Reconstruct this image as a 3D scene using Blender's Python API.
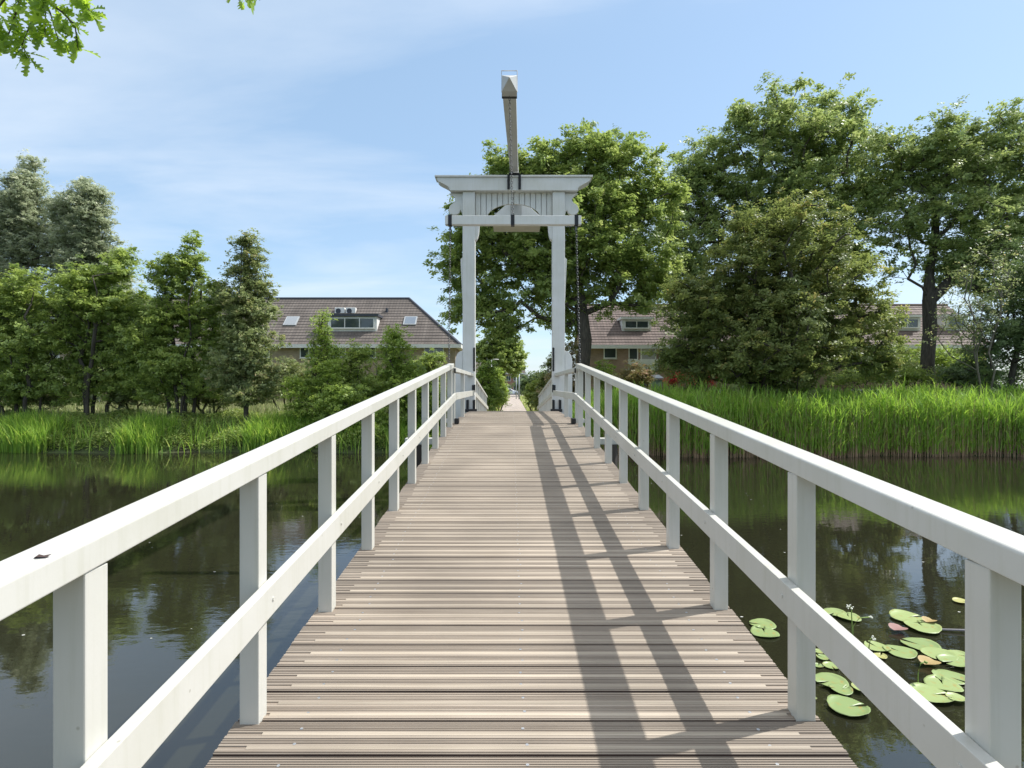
import bpy, math, random
import numpy as np
from mathutils import Vector, Matrix
R = math.radians
sc = bpy.context.scene
for o in list(bpy.data.objects): bpy.data.objects.remove(o)
col = sc.collection

# ------------------------------------------------------------------ camera, world, sun
EYE = 3.0; F = 570.0; VX = 511.0; VY = 384.0
cam_d = bpy.data.cameras.new("camera"); cam = bpy.data.objects.new("camera", cam_d); col.objects.link(cam)
cam.location = (0, 0, EYE); cam.rotation_euler = (R(90), 0, 0)
cam_d.sensor_width = 36; cam_d.lens = F/1024*36; cam_d.shift_x = 1/1024; cam_d.clip_start = 0.05; cam_d.clip_end = 5000
sc.camera = cam
SUN = Vector((0.765, 0.23, 1.0)).normalized()
ELEV = math.asin(SUN.z); AZ = math.atan2(SUN.x, SUN.y)
w = bpy.data.worlds.new("World"); sc.world = w; w.use_nodes = True
nt = w.node_tree; nt.nodes.clear()
N = nt.nodes.new; L = nt.links.new
out = N('ShaderNodeOutputWorld'); bg = N('ShaderNodeBackground'); sky = N('ShaderNodeTexSky')
sky.sky_type = 'NISHITA'; sky.sun_disc = False; sky.sun_elevation = ELEV; sky.sun_rotation = AZ
sky.air_density = 1.0; sky.dust_density = 0.6; sky.ozone_density = 1.2
tc = N('ShaderNodeTexCoord'); sp = N('ShaderNodeSeparateXYZ'); L(tc.outputs['Generated'], sp.inputs[0])
def wm(op, a, b=None):
    n = N('ShaderNodeMath'); n.operation = op
    for i, v in enumerate((a, b)):
        if v is None: continue
        if isinstance(v, (int, float)): n.inputs[i].default_value = v
        else: L(v, n.inputs[i])
    return n.outputs[0]
zc = wm('ADD', wm('MAXIMUM', sp.outputs[2], 0.0), 0.12)
cx_ = wm('DIVIDE', sp.outputs[0], zc); cy_ = wm('DIVIDE', sp.outputs[1], zc)
cb = N('ShaderNodeCombineXYZ'); L(cx_, cb.inputs[0]); L(cy_, cb.inputs[1])
mp = N('ShaderNodeMapping'); mp.inputs['Rotation'].default_value = (0, 0, R(18)); mp.inputs['Scale'].default_value = (0.55, 1.5, 1); mp.inputs['Location'].default_value = (3.1, 1.7, 0)
L(cb.outputs[0], mp.inputs[0])
n1 = N('ShaderNodeTexNoise'); n1.inputs['Scale'].default_value = 0.9; n1.inputs['Detail'].default_value = 8; n1.inputs['Roughness'].default_value = 0.55; n1.inputs['Distortion'].default_value = 0.5
L(mp.outputs[0], n1.inputs['Vector'])
rp = N('ShaderNodeValToRGB'); rp.color_ramp.elements[0].position = 0.42; rp.color_ramp.elements[1].position = 0.78
rp.color_ramp.elements[0].color = (0, 0, 0, 1); rp.color_ramp.elements[1].color = (1, 1, 1, 1)
L(n1.outputs[0], rp.inputs[0])
# cumulus patches higher up (seen mostly in the water), thickened overhead as added fill light
n2 = N('ShaderNodeTexNoise'); n2.inputs['Scale'].default_value = 1.5; n2.inputs['Detail'].default_value = 6; n2.inputs['Roughness'].default_value = 0.5
L(cb.outputs[0], n2.inputs['Vector'])
rp2 = N('ShaderNodeValToRGB'); rp2.color_ramp.elements[0].position = 0.38; rp2.color_ramp.elements[1].position = 0.6
rp2.color_ramp.elements[0].color = (0, 0, 0, 1); rp2.color_ramp.elements[1].color = (1, 1, 1, 1)
L(n2.outputs[0], rp2.inputs[0])
mr = N('ShaderNodeMapRange'); mr.interpolation_type = 'SMOOTHSTEP'; mr.inputs[1].default_value = 0.5; mr.inputs[2].default_value = 0.8
L(sp.outputs[2], mr.inputs[0])
hi = wm('MULTIPLY', rp2.outputs[0], mr.outputs[0])
fac = wm('MINIMUM', wm('ADD', wm('ADD', wm('MULTIPLY', rp.outputs[0], 0.72), 0.0), 0.0), 0.9)
hz = N('ShaderNodeMix'); hz.data_type = 'RGBA'; hz.inputs['Factor'].default_value = 0.5; L(sky.outputs[0], hz.inputs['A']); hz.inputs['B'].default_value = (2.7, 3.95, 5.3, 1)
mx = N('ShaderNodeMix'); mx.data_type = 'RGBA'; L(fac, mx.inputs['Factor']); L(hz.outputs['Result'], mx.inputs['A'])
mx.inputs['B'].default_value = (4.7, 5.2, 5.8, 1)
mh = N('ShaderNodeMix'); mh.data_type = 'RGBA'; L(hi, mh.inputs['Factor']); L(mx.outputs['Result'], mh.inputs['A']); mh.inputs['B'].default_value = (8.2, 8.0, 7.7, 1)
L(mh.outputs['Result'], bg.inputs[0]); bg.inputs[1].default_value = 0.125; L(bg.outputs[0], out.inputs[0])
sd = bpy.data.lights.new("sun", 'SUN'); sd.energy = 3.8; sd.angle = R(0.53); sd.color = (1, 0.98, 0.94)
so = bpy.data.objects.new("sun", sd); col.objects.link(so); so.rotation_euler = (-SUN).to_track_quat('-Z', 'Y').to_euler()
sc.view_settings.view_transform = 'Standard'; sc.view_settings.look = 'None'; sc.view_settings.gamma = 1; sc.view_settings.use_curve_mapping = False
sc.view_settings.exposure = 0.62
sc.render.engine = 'CYCLES'
sc.cycles.max_bounces = 8; sc.cycles.transparent_max_bounces = 8

# ------------------------------------------------------------------ helpers
def PX(px, d): return (px-VX)*d/F
def PZ(py, d): return EYE-(py-VY)*d/F

def tag(o, label=None, cat=None, group=None, kind=None):
    if label: o['label'] = label
    if cat: o['category'] = cat
    if group: o['group'] = group
    if kind: o['kind'] = kind
    return o
def empty(name, loc=(0,0,0), parent=None):
    o = bpy.data.objects.new(name, None); o.empty_display_size = 0.2; o.location = loc; col.objects.link(o)
    if parent: o.parent = parent
    return o

class MB:
    def __init__(s): s.v = []; s.f = []; s.m = []; s.r = []
    def add(s, vs, fs, mi=0, rnd=None):
        b = len(s.v); s.v.extend([tuple(p) for p in vs])
        if rnd is None: rnd = random.random()
        for f in fs:
            s.f.append(tuple(i+b for i in f)); s.m.append(mi); s.r.append(rnd)
    def box(s, x0, x1, y0, y1, z0, z1, mi=0, rnd=None):
        vs = [(x0,y0,z0),(x1,y0,z0),(x1,y1,z0),(x0,y1,z0),(x0,y0,z1),(x1,y0,z1),(x1,y1,z1),(x0,y1,z1)]
        s.add(vs, [(0,3,2,1),(4,5,6,7),(0,1,5,4),(1,2,6,5),(2,3,7,6),(3,0,4,7)], mi, rnd)
    def loft(s, rings, mi=0, cap=True, rnd=None):
        n = len(rings[0]); vs = [p for r in rings for p in r]; fs = []
        for k in range(len(rings)-1):
            for i in range(n):
                j = (i+1) % n
                fs.append((k*n+i, k*n+j, (k+1)*n+j, (k+1)*n+i))
        if cap:
            fs.append(tuple(range(n))[::-1]); fs.append(tuple((len(rings)-1)*n+i for i in range(n)))
        s.add(vs, fs, mi, rnd)
    def prism_xz(s, poly, y0, y1, mi=0):        # polygon in XZ extruded in Y
        s.loft([[(x,y0,z) for x,z in poly], [(x,y1,z) for x,z in poly]], mi)
    def prism_yz(s, poly, x0, x1, mi=0, rnd=None):
        s.loft([[(x0,y,z) for y,z in poly], [(x1,y,z) for y,z in poly]], mi, rnd=rnd)
    def tube(s, pts, rad, n=8, mi=0, cap=True):
        pts = [Vector(p) for p in pts]; rings = []
        for i, p in enumerate(pts):
            a = pts[max(i-1,0)]; b = pts[min(i+1,len(pts)-1)]
            d = (b-a).normalized(); u = d.orthogonal().normalized() if abs(d.z) > .95 else d.cross(Vector((0,0,1))).normalized()
            v = d.cross(u); r = rad[i] if isinstance(rad, (list, tuple)) else rad
            rings.append([p+(u*math.cos(t)+v*math.sin(t))*r for t in [2*math.pi*k/n for k in range(n)]])
        s.loft(rings, mi, cap)
    def build(s, name, mats, parent=None, smooth=False, bevel=0, loc=None):
        if not isinstance(mats, (list, tuple)): mats = [mats]
        me = bpy.data.meshes.new(name); me.from_pydata(s.v, [], s.f)
        for m in mats: me.materials.append(m)
        me.polygons.foreach_set('material_index', s.m)
        at = me.attributes.new('rnd', 'FLOAT', 'FACE'); at.data.foreach_set('value', s.r)
        me.update()
        import bmesh
        bm = bmesh.new(); bm.from_mesh(me); bmesh.ops.recalc_face_normals(bm, faces=bm.faces); 
        uvl = bm.loops.layers.uv.new('UVMap')
        for f in bm.faces:
            n = f.normal
            t = Vector((0,0,1)).cross(n)
            if t.length < 1e-3: t = Vector((1,0,0))
            t.normalize(); b = n.cross(t)
            for l in f.loops: l[uvl].uv = (l.vert.co.dot(t), l.vert.co.dot(b))
            f.smooth = smooth
        bm.to_mesh(me); bm.free()
        o = bpy.data.objects.new(name, me); col.objects.link(o)
        if parent: o.parent = parent
        if loc: o.location = loc
        if bevel:
            md = o.modifiers.new('bevel', 'BEVEL'); md.width = bevel; md.segments = 2; md.limit_method = 'ANGLE'; md.angle_limit = R(30)
        return o

def np_mesh(name, V, nper, mat, rnd, parent=None, loc=None, smooth=False):
    """V (N*nper,3) faces of nper corners each, unshared; rnd per face"""
    me = bpy.data.meshes.new(name); nv = len(V); nf = nv//nper
    me.vertices.add(nv); me.vertices.foreach_set('co', np.ascontiguousarray(V, dtype=np.float32).ravel())
    me.loops.add(nv); me.loops.foreach_set('vertex_index', np.arange(nv, dtype=np.int32))
    me.polygons.add(nf); me.polygons.foreach_set('loop_start', np.arange(0, nv, nper, dtype=np.int32))
    try: me.polygons.foreach_set('loop_total', np.full(nf, nper, dtype=np.int32))
    except Exception: pass
    me.materials.append(mat)
    at = me.attributes.new('rnd', 'FLOAT', 'FACE'); at.data.foreach_set('value', np.asarray(rnd, dtype=np.float32))
    me.update(calc_edges=True)
    o = bpy.data.objects.new(name, me); col.objects.link(o)
    if parent: o.parent = parent
    if loc is not None: o.location = loc
    return o

# ------------------------------------------------------------------ materials
def mat(name):
    m = bpy.data.materials.new(name); m.use_nodes = True
    n = m.node_tree.nodes; b = n['Principled BSDF']; return m, m.node_tree, b
def simple(name, c, rough=0.6, metal=0.0, var=0.0, scale=3.0):
    m, t, b = mat(name); b.inputs['Base Color'].default_value = (*c, 1); b.inputs['Roughness'].default_value = rough; b.inputs['Metallic'].default_value = metal
    if var:
        tcn = t.nodes.new('ShaderNodeTexCoord'); n = t.nodes.new('ShaderNodeTexNoise'); n.inputs['Scale'].default_value = scale; n.inputs['Detail'].default_value = 6
        t.links.new(tcn.outputs['Object'], n.inputs['Vector'])
        r = t.nodes.new('ShaderNodeValToRGB'); r.color_ramp.elements[0].position = .3; r.color_ramp.elements[1].position = .7
        r.color_ramp.elements[0].color = (*[x*(1-var) for x in c], 1); r.color_ramp.elements[1].color = (*[min(1, x*(1+var)) for x in c], 1)
        t.links.new(n.outputs[0], r.inputs[0]); t.links.new(r.outputs[0], b.inputs['Base Color'])
    return m
def paint(name, c, specks=True):
    m, t, b = mat(name); nn = t.nodes.new; lk = t.links.new
    tcn = nn('ShaderNodeTexCoord')
    a = nn('ShaderNodeTexNoise'); a.inputs['Scale'].default_value = 2.2; a.inputs['Detail'].default_value = 8; lk(tcn.outputs['Object'], a.inputs['Vector'])
    r = nn('ShaderNodeValToRGB'); r.color_ramp.elements[0].position = .3; r.color_ramp.elements[1].position = .65
    r.color_ramp.elements[0].color = (*[x*.9 for x in c[:2]], c[2]*.86, 1); r.color_ramp.elements[1].color = (*c, 1); lk(a.outputs[0], r.inputs[0])
    v = nn('ShaderNodeTexVoronoi'); v.inputs['Scale'].default_value = 9; lk(tcn.outputs['Object'], v.inputs['Vector'])
    r2 = nn('ShaderNodeValToRGB'); r2.color_ramp.elements[0].position = .03; r2.color_ramp.elements[1].position = .06
    r2.color_ramp.elements[0].color = (.45, .42, .34, 1); r2.color_ramp.elements[1].color = (1, 1, 1, 1); lk(v.outputs['Distance'], r2.inputs[0])
    mm = nn('ShaderNodeMix'); mm.data_type = 'RGBA'; mm.blend_type = 'MULTIPLY'; mm.inputs['Factor'].default_value = .55
    lk(r.outputs[0], mm.inputs['A']); lk(r2.outputs[0], mm.inputs['B']); lk(mm.outputs['Result'], b.inputs['Base Color'])
    n2_ = nn('ShaderNodeTexNoise'); n2_.inputs['Scale'].default_value = 60; n2_.inputs['Detail'].default_value = 3; lk(tcn.outputs['Object'], n2_.inputs['Vector'])
    bp = nn('ShaderNodeBump'); bp.inputs['Strength'].default_value = .08; bp.inputs['Distance'].default_value = .004; lk(n2_.outputs[0], bp.inputs['Height']); lk(bp.outputs[0], b.inputs['Normal'])
    mg = nn('ShaderNodeMapping'); mg.inputs['Scale'].default_value = (26, 26, 1.6); lk(tcn.outputs['Object'], mg.inputs[0])
    g1 = nn('ShaderNodeTexNoise'); g1.inputs['Scale'].default_value = 1; g1.inputs['Detail'].default_value = 6; g1.inputs['Roughness'].default_value = .65; lk(mg.outputs[0], g1.inputs['Vector'])
    r3 = nn('ShaderNodeValToRGB'); r3.color_ramp.elements[0].position = .28; r3.color_ramp.elements[1].position = .5; r3.color_ramp.elements[0].color = (.70,.71,.58,1); r3.color_ramp.elements[1].color = (1,1,1,1); lk(g1.outputs[0], r3.inputs[0])
    m3 = nn('ShaderNodeMix'); m3.data_type = 'RGBA'; m3.blend_type = 'MULTIPLY'; m3.inputs['Factor'].default_value = .28; lk(mm.outputs['Result'], m3.inputs['A']); lk(r3.outputs[0], m3.inputs['B']); lk(m3.outputs['Result'], b.inputs['Base Color'])
    b.inputs['Roughness'].default_value = .38
    return m
M = {}
M['white'] = paint('white_paint', (.57, .558, .515))
M['white_t'] = paint('white_paint_tower', (.70, .695, .675))
M['black'] = simple('black_iron', (.02, .02, .022), .45, .3)
M['steel'] = simple('galvanised', (.5, .5, .5), .4, .8, .1)
M['chain'] = simple('chain_steel', (.13,.13,.13), .5, .6)
M['grey_under'] = simple('grey_beam', (.45, .44, .41), .6, 0, .2, 1.5)
M['pile'] = simple('pile_wood', (.045, .037, .03), .8, 0, .3)

def deck_mat(name, base, dark, vary):
    m, t, b = mat(name); nn = t.nodes.new; lk = t.links.new
    tcn = nn('ShaderNodeTexCoord'); mpn = nn('ShaderNodeMapping'); mpn.inputs['Scale'].default_value = (1.2, 90, 90); lk(tcn.outputs['Object'], mpn.inputs[0])
    a = nn('ShaderNodeTexNoise'); a.inputs['Scale'].default_value = 1; a.inputs['Detail'].default_value = 5; a.inputs['Roughness'].default_value = .6; lk(mpn.outputs[0], a.inputs['Vector'])
    r = nn('ShaderNodeValToRGB'); r.color_ramp.elements[0].position = .3; r.color_ramp.elements[1].position = .68
    r.color_ramp.elements[0].color = (*dark, 1); r.color_ramp.elements[1].color = (*base, 1); lk(a.outputs[0], r.inputs[0])
    at = nn('ShaderNodeAttribute'); at.attribute_name = 'rnd'
    mr_ = nn('ShaderNodeMapRange'); mr_.inputs[3].default_value = 1-vary; mr_.inputs[4].default_value = 1+vary*.6; lk(at.outputs['Fac'], mr_.inputs[0])
    big = nn('ShaderNodeTexNoise'); big.inputs['Scale'].default_value = 1.1; big.inputs['Detail'].default_value = 5; lk(tcn.outputs['Object'], big.inputs['Vector'])
    mr2 = nn('ShaderNodeMapRange'); mr2.inputs[1].default_value = .35; mr2.inputs[2].default_value = .65; mr2.inputs[3].default_value = .84; mr2.inputs[4].default_value = 1.1; lk(big.outputs[0], mr2.inputs[0])
    ml = nn('ShaderNodeMath'); ml.operation = 'MULTIPLY'; lk(mr_.outputs[0], ml.inputs[0]); lk(mr2.outputs[0], ml.inputs[1])
    sc_ = nn('ShaderNodeVectorMath'); sc_.operation = 'SCALE'; lk(r.outputs[0], sc_.inputs[0]); lk(ml.outputs[0], sc_.inputs['Scale'])
    lk(sc_.outputs[0], b.inputs['Base Color']); b.inputs['Roughness'].default_value = .75
    bp = nn('ShaderNodeBump'); bp.inputs['Strength'].default_value = .3; bp.inputs['Distance'].default_value = .002; lk(a.outputs[0], bp.inputs['Height']); lk(bp.outputs[0], b.inputs['Normal'])
    return m
M['deck'] = deck_mat('weathered_deck', (.395, .33, .262), (.245, .195, .15), .18)
M['deck_end'] = deck_mat('deck_side', (.14, .09, .07), (.07, .045, .035), .1)
M['strip'] = deck_mat('grit_strip', (.46, .39, .305), (.30, .25, .19), .2)

GAIN = 2.15
def leaf_mat(name, c1, c2, c3=None, trans=.40, rough=.45, tint=None):
    m, t, b = mat(name); nn = t.nodes.new; lk = t.links.new
    at = nn('ShaderNodeAttribute'); at.attribute_name = 'rnd'
    c1, c2, c3 = [None if c is None else (c[0]*GAIN*1.2, c[1]*GAIN*.96, c[2]*GAIN*1.45) for c in (c1, c2, c3)]
    r = nn('ShaderNodeValToRGB'); e = r.color_ramp.elements
    e[0].position = 0; e[0].color = (*c1, 1); e[1].position = .8; e[1].color = (*c2, 1)
    if c3: x = e.new(.95); x.color = (*c3, 1)
    lk(at.outputs['Fac'], r.inputs[0]); lk(r.outputs[0], b.inputs['Base Color']); b.inputs['Roughness'].default_value = rough
    b.inputs['Specular IOR Level'].default_value = .4
    tr = nn('ShaderNodeBsdfTranslucent'); hs = nn('ShaderNodeHueSaturation'); hs.inputs['Saturation'].default_value = 1.05; hs.inputs['Value'].default_value = 1.6; hs.inputs['Hue'].default_value = .492
    lk(r.outputs[0], hs.inputs['Color']); lk(hs.outputs[0], tr.inputs[0])
    ms = nn('ShaderNodeMixShader'); ms.inputs[0].default_value = trans
    lk(b.outputs[0], ms.inputs[1]); lk(tr.outputs[0], ms.inputs[2])
    lk(ms.outputs[0], t.nodes['Material Output'].inputs[0])
    return m
M['l_big'] = leaf_mat('leaf_lime_green', (.065,.12,.024), (.135,.205,.04), (.18,.25,.07))
M['l_ash'] = leaf_mat('leaf_ash', (.07,.125,.034), (.135,.20,.046), (.18,.24,.08))
M['l_maple'] = leaf_mat('leaf_maple', (.05,.085,.018), (.10,.145,.03), (.17,.18,.045), .42)
M['l_dark'] = leaf_mat('leaf_dark', (.03,.06,.018), (.07,.12,.03), None, .3)
M['l_alder'] = leaf_mat('leaf_alder', (.06,.11,.022), (.135,.21,.035), (.18,.26,.055))
M['l_alder2'] = leaf_mat('leaf_alder_dull', (.06,.10,.03), (.12,.17,.045), (.18,.18,.07))
M['l_silver'] = leaf_mat('leaf_silver', (.10,.145,.06), (.165,.225,.10), (.25,.31,.17), .4)
M['l_bright'] = leaf_mat('leaf_bright', (.07,.13,.02), (.13,.21,.03), (.17,.25,.05))
M['l_oak'] = leaf_mat('leaf_oak', (.07,.14,.015), (.13,.23,.02), None, .5, .35)
M['l_red'] = leaf_mat('leaf_red', (.14,.04,.02), (.26,.07,.04), None)
M['l_pink'] = leaf_mat('leaf_pinkish', (.07,.10,.025), (.15,.15,.045), (.26,.18,.10))
M['reed'] = leaf_mat('reed_leaf', (.055,.125,.015), (.12,.235,.024), (.20,.29,.045), .42, .62)
M['reed_stem'] = leaf_mat('reed_stem', (.15,.13,.05), (.24,.20,.085), None, .2)
M['grass'] = leaf_mat('grass_leaf', (.08,.14,.02), (.17,.25,.05), (.34,.32,.15), .35)
M['meadow'] = leaf_mat('meadow_leaf', (.10,.16,.04), (.18,.24,.075), (.25,.27,.12), .35)

def bark_mat(name, c):
    m, t, b = mat(name); nn = t.nodes.new; lk = t.links.new
    tcn = nn('ShaderNodeTexCoord'); mpn = nn('ShaderNodeMapping'); mpn.inputs['Scale'].default_value = (14, 14, 2.5); lk(tcn.outputs['Object'], mpn.inputs[0])
    a = nn('ShaderNodeTexNoise'); a.inputs['Scale'].default_value = 1; a.inputs['Detail'].default_value = 8; lk(mpn.outputs[0], a.inputs['Vector'])
    r = nn('ShaderNodeValToRGB'); r.color_ramp.elements[0].position = .35; r.color_ramp.elements[1].position = .68
    r.color_ramp.elements[0].color = (*[x*.45 for x in c], 1); r.color_ramp.elements[1].color = (*c, 1); lk(a.outputs[0], r.inputs[0]); lk(r.outputs[0], b.inputs['Base Color'])
    bp = nn('ShaderNodeBump'); bp.inputs['Strength'].default_value = .8; bp.inputs['Distance'].default_value = .04; lk(a.outputs[0], bp.inputs['Height']); lk(bp.outputs[0], b.inputs['Normal']); b.inputs['Roughness'].default_value = .9
    return m
M['bark'] = bark_mat('bark', (.10,.085,.065)); M['bark_pale'] = bark_mat('bark_pale', (.20,.18,.14))

def tile_mat(name, c1, c2, mortar, bw, bh, ms=.012, bump=.4, off=.5):
    m, t, b = mat(name); nn = t.nodes.new; lk = t.links.new
    uv = nn('ShaderNodeUVMap'); br = nn('ShaderNodeTexBrick'); br.offset = off
    br.inputs['Color1'].default_value = (*c1, 1); br.inputs['Color2'].default_value = (*c2, 1); br.inputs['Mortar'].default_value = (*mortar, 1)
    br.inputs['Scale'].default_value = 1; br.inputs['Brick Width'].default_value = bw; br.inputs['Row Height'].default_value = bh; br.inputs['Mortar Size'].default_value = ms; br.inputs['Mortar Smooth'].default_value = .2
    lk(uv.outputs[0], br.inputs['Vector'])
    n = nn('ShaderNodeTexNoise'); n.inputs['Scale'].default_value = .9; n.inputs['Detail'].default_value = 7; lk(uv.outputs[0], n.inputs['Vector'])
    mr_ = nn('ShaderNodeMapRange'); mr_.inputs[1].default_value = .3; mr_.inputs[2].default_value = .7; mr_.inputs[3].default_value = .72; mr_.inputs[4].default_value = 1.15; lk(n.outputs[0], mr_.inputs[0])
    s_ = nn('ShaderNodeVectorMath'); s_.operation = 'SCALE'; lk(br.outputs[0], s_.inputs[0]); lk(mr_.outputs[0], s_.inputs['Scale']); lk(s_.outputs[0], b.inputs['Base Color'])
    bp = nn('ShaderNodeBump'); bp.inputs['Strength'].default_value = bump; bp.inputs['Distance'].default_value = .02; bp.invert = True; lk(br.outputs['Fac'], bp.inputs['Height']); lk(bp.outputs[0], b.inputs['Normal'])
    b.inputs['Roughness'].default_value = .8
    return m
M['rooftile'] = tile_mat('roof_tiles_brown', (.135,.112,.098), (.175,.147,.128), (.10,.085,.075), .24, 10, .022, .5)
M['rooftile2'] = tile_mat('roof_tiles_red_brown', (.15,.112,.098), (.195,.145,.128), (.11,.085,.075), .24, 10, .022, .5)
M['brick'] = tile_mat('brick_tan', (.36,.26,.16), (.44,.33,.21), (.38,.34,.28), .22, .065, .008, .2)
M['brick_side'] = M['brick']
M['brick_brown'] = tile_mat('brick_brown', (.30,.185,.12), (.38,.245,.165), (.34,.29,.24), .22, .065, .008, .2)
M['brick_red'] = tile_mat('brick_red', (.32,.13,.08), (.38,.17,.11), (.3,.26,.22), .22, .065, .008, .2)
M['paver'] = tile_mat('path_pavers', (.40,.33,.27), (.48,.40,.34), (.25,.21,.17), .2, .1, .01, .2)
M['trim'] = simple('white_trim', (.78,.77,.73), .45, 0, .05)
M['cream'] = simple('cream_trim', (.62,.58,.48), .5, 0, .06)
M['darktrim'] = simple('dark_roofing', (.05,.055,.07), .6)
M['glass'] = simple('window_glass', (.05,.065,.07), .06); M['glass'].node_tree.nodes['Principled BSDF'].inputs['Specular IOR Level'].default_value = .9
M['skyglass'] = simple('skylight_glass', (.3,.34,.38), .05, .6)
M['asphalt'] = simple('asphalt', (.06,.06,.06), .85, 0, .2, 8)
M['carpaint'] = simple('car_paint_white', (.78,.79,.8), .25)
M['rubber'] = simple('rubber', (.02,.02,.02), .8)
M['shed'] = simple('shed_green', (.32,.42,.36), .6, 0, .1)
M['wood'] = simple('old_wood', (.16,.10,.06), .8, 0, .3)
M['curtain'] = simple('curtain', (.55,.55,.5), .9)
M['polegrey'] = simple('pole_grey', (.42,.44,.45), .5, .3)
M['padtop'] = leaf_mat('lily_pad', (.095,.16,.042), (.135,.205,.055), (.17,.21,.055), .12, .35)
_m = M['padtop']; _t = _m.node_tree; _r = [x for x in _t.nodes if x.type == 'VALTORGB'][0]
_tc = _t.nodes.new('ShaderNodeTexCoord'); _n = _t.nodes.new('ShaderNodeTexNoise'); _n.inputs['Scale'].default_value = 14; _n.inputs['Detail'].default_value = 7
_mx = _t.nodes.new('ShaderNodeMix'); _mx.data_type = 'RGBA'; _rr = _t.nodes.new('ShaderNodeValToRGB'); _rr.color_ramp.elements[0].position = .56; _rr.color_ramp.elements[1].position = .68
_t.links.new(_tc.outputs['Object'], _n.inputs['Vector']); _t.links.new(_n.outputs[0], _rr.inputs[0]); _t.links.new(_rr.outputs[0], _mx.inputs['Factor']); _t.links.new(_r.outputs[0], _mx.inputs['A']); _mx.inputs['B'].default_value = (.34,.30,.10,1)
_b = _t.nodes['Principled BSDF']; _t.links.new(_mx.outputs['Result'], _b.inputs['Base Color'])
M['padold'] = leaf_mat('lily_pad_old', (.15,.14,.035), (.12,.085,.05), None, .1, .5)
M['petal'] = simple('petal_white', (.75,.76,.66), .6)
M['stemgreen'] = simple('stem_green', (.22,.32,.07), .5)

def ground_mat():
    m, t, b = mat('ground_soil_grass'); nn = t.nodes.new; lk = t.links.new
    tcn = nn('ShaderNodeTexCoord'); a = nn('ShaderNodeTexNoise'); a.inputs['Scale'].default_value = .8; a.inputs['Detail'].default_value = 10; a.inputs['Roughness'].default_value = .7; lk(tcn.outputs['Object'], a.inputs['Vector'])
    r = nn('ShaderNodeValToRGB'); e = r.color_ramp.elements; e[0].position = .35; e[0].color = (.045,.04,.022,1); e[1].position = .6; e[1].color = (.08,.12,.03,1); x = e.new(.8); x.color = (.14,.16,.06,1)
    lk(a.outputs[0], r.inputs[0]); lk(r.outputs[0], b.inputs['Base Color']); b.inputs['Roughness'].default_value = .95
    bp = nn('ShaderNodeBump'); bp.inputs['Distance'].default_value = .1; lk(a.outputs[0], bp.inputs['Height']); lk(bp.outputs[0], b.inputs['Normal'])
    return m
M['ground'] = ground_mat()
def water_mat():
    m, t, b = mat('canal_water'); nn = t.nodes.new; lk = t.links.new
    tcn = nn('ShaderNodeTexCoord')
    b.inputs['Base Color'].default_value = (.02,.02,.011,1); b.inputs['Roughness'].default_value = .008; b.inputs['IOR'].default_value = 1.5; b.inputs['Specular IOR Level'].default_value = 1.0
    mp_ = nn('ShaderNodeMapping'); mp_.inputs['Scale'].default_value = (1.5, 2.6, 1); lk(tcn.outputs['Object'], mp_.inputs[0])
    a = nn('ShaderNodeTexNoise'); a.inputs['Scale'].default_value = 2.4; a.inputs['Detail'].default_value = 4; a.inputs['Roughness'].default_value = .5; lk(mp_.outputs[0], a.inputs['Vector'])
    c = nn('ShaderNodeTexNoise'); c.inputs['Scale'].default_value = .35; c.inputs['Detail'].default_value = 2; lk(tcn.outputs['Object'], c.inputs['Vector'])
    # ripples come in patches, calm water between
    mr_ = nn('ShaderNodeMapRange'); mr_.inputs[1].default_value = .4; mr_.inputs[2].default_value = .65; mr_.inputs[3].default_value = .25; mr_.inputs[4].default_value = 1.0; lk(c.outputs[0], mr_.inputs[0])
    ml = nn('ShaderNodeMath'); ml.operation = 'MULTIPLY'; lk(a.outputs[0], ml.inputs[0]); lk(mr_.outputs[0], ml.inputs[1])
    bp = nn('ShaderNodeBump'); bp.inputs['Strength'].default_value = .11; bp.inputs['Distance'].default_value = .03; lk(ml.outputs[0], bp.inputs['Height']); lk(bp.outputs[0], b.inputs['Normal'])
    return m
M['water'] = water_mat()

# ------------------------------------------------------------------ ground, water, path
def shore(x):        # far waterline
    return 25.0 - 1.5/(1+math.exp(-max(-20,min(20,(x-2)/2.5)))) + .35*math.sin(x*.45)+.2*math.sin(x*1.3+1)
def gz(x, y):
    s = shore(x)
    if y > s-1.5:
        t = y-s
        if t < 0: return -.5*(-t/1.5)-.02*1
        top = 1.15
        z = top*min(1, t/3.2)**.8 if t < 3.2 else top
        k = min(1, max(0, (y-33)/22)); k = k*k*(3-2*k)
        lowl = .95 if x < -6 else (.95-(x+6)/5*.6 if x < -1 else .35)
        z = z*(1-k)+lowl*k
        # the path embankment
        return z
    if y < -4.5: return min(1.05, (-4.5-y)*.5)
    if y < -3: return -.5*(y+4.5)/1.5
    return -1.2 if -1.5 < y < s-3 else -.5-.7*min(1, max(0, (s-1.5-y)/1.5 if y > 5 else (y+3)/1.5))
xs = sorted(set([-2000,-900,-400,-200,-120,-80]+[round(-60+i*1.0,2) for i in range(121)]+[80,120,200,400,900,2000]))
ys = [-2000,-400,-100,-40,-20,-10]+[round(-8+i*.5,2) for i in range(120)]+[52+i*2 for i in range(0,60)]+[180,220,300,450,700,1200,2500]
mb = MB(); vs = [(x,y,gz(x,y)) for y in ys for x in xs]; nx = len(xs)
mb.add(vs, [(j*nx+i, j*nx+i+1, (j+1)*nx+i+1, (j+1)*nx+i) for j in range(len(ys)-1) for i in range(nx-1)], 0, .5)
tag(mb.build('ground', M['ground'], smooth=True), kind='structure')
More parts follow.
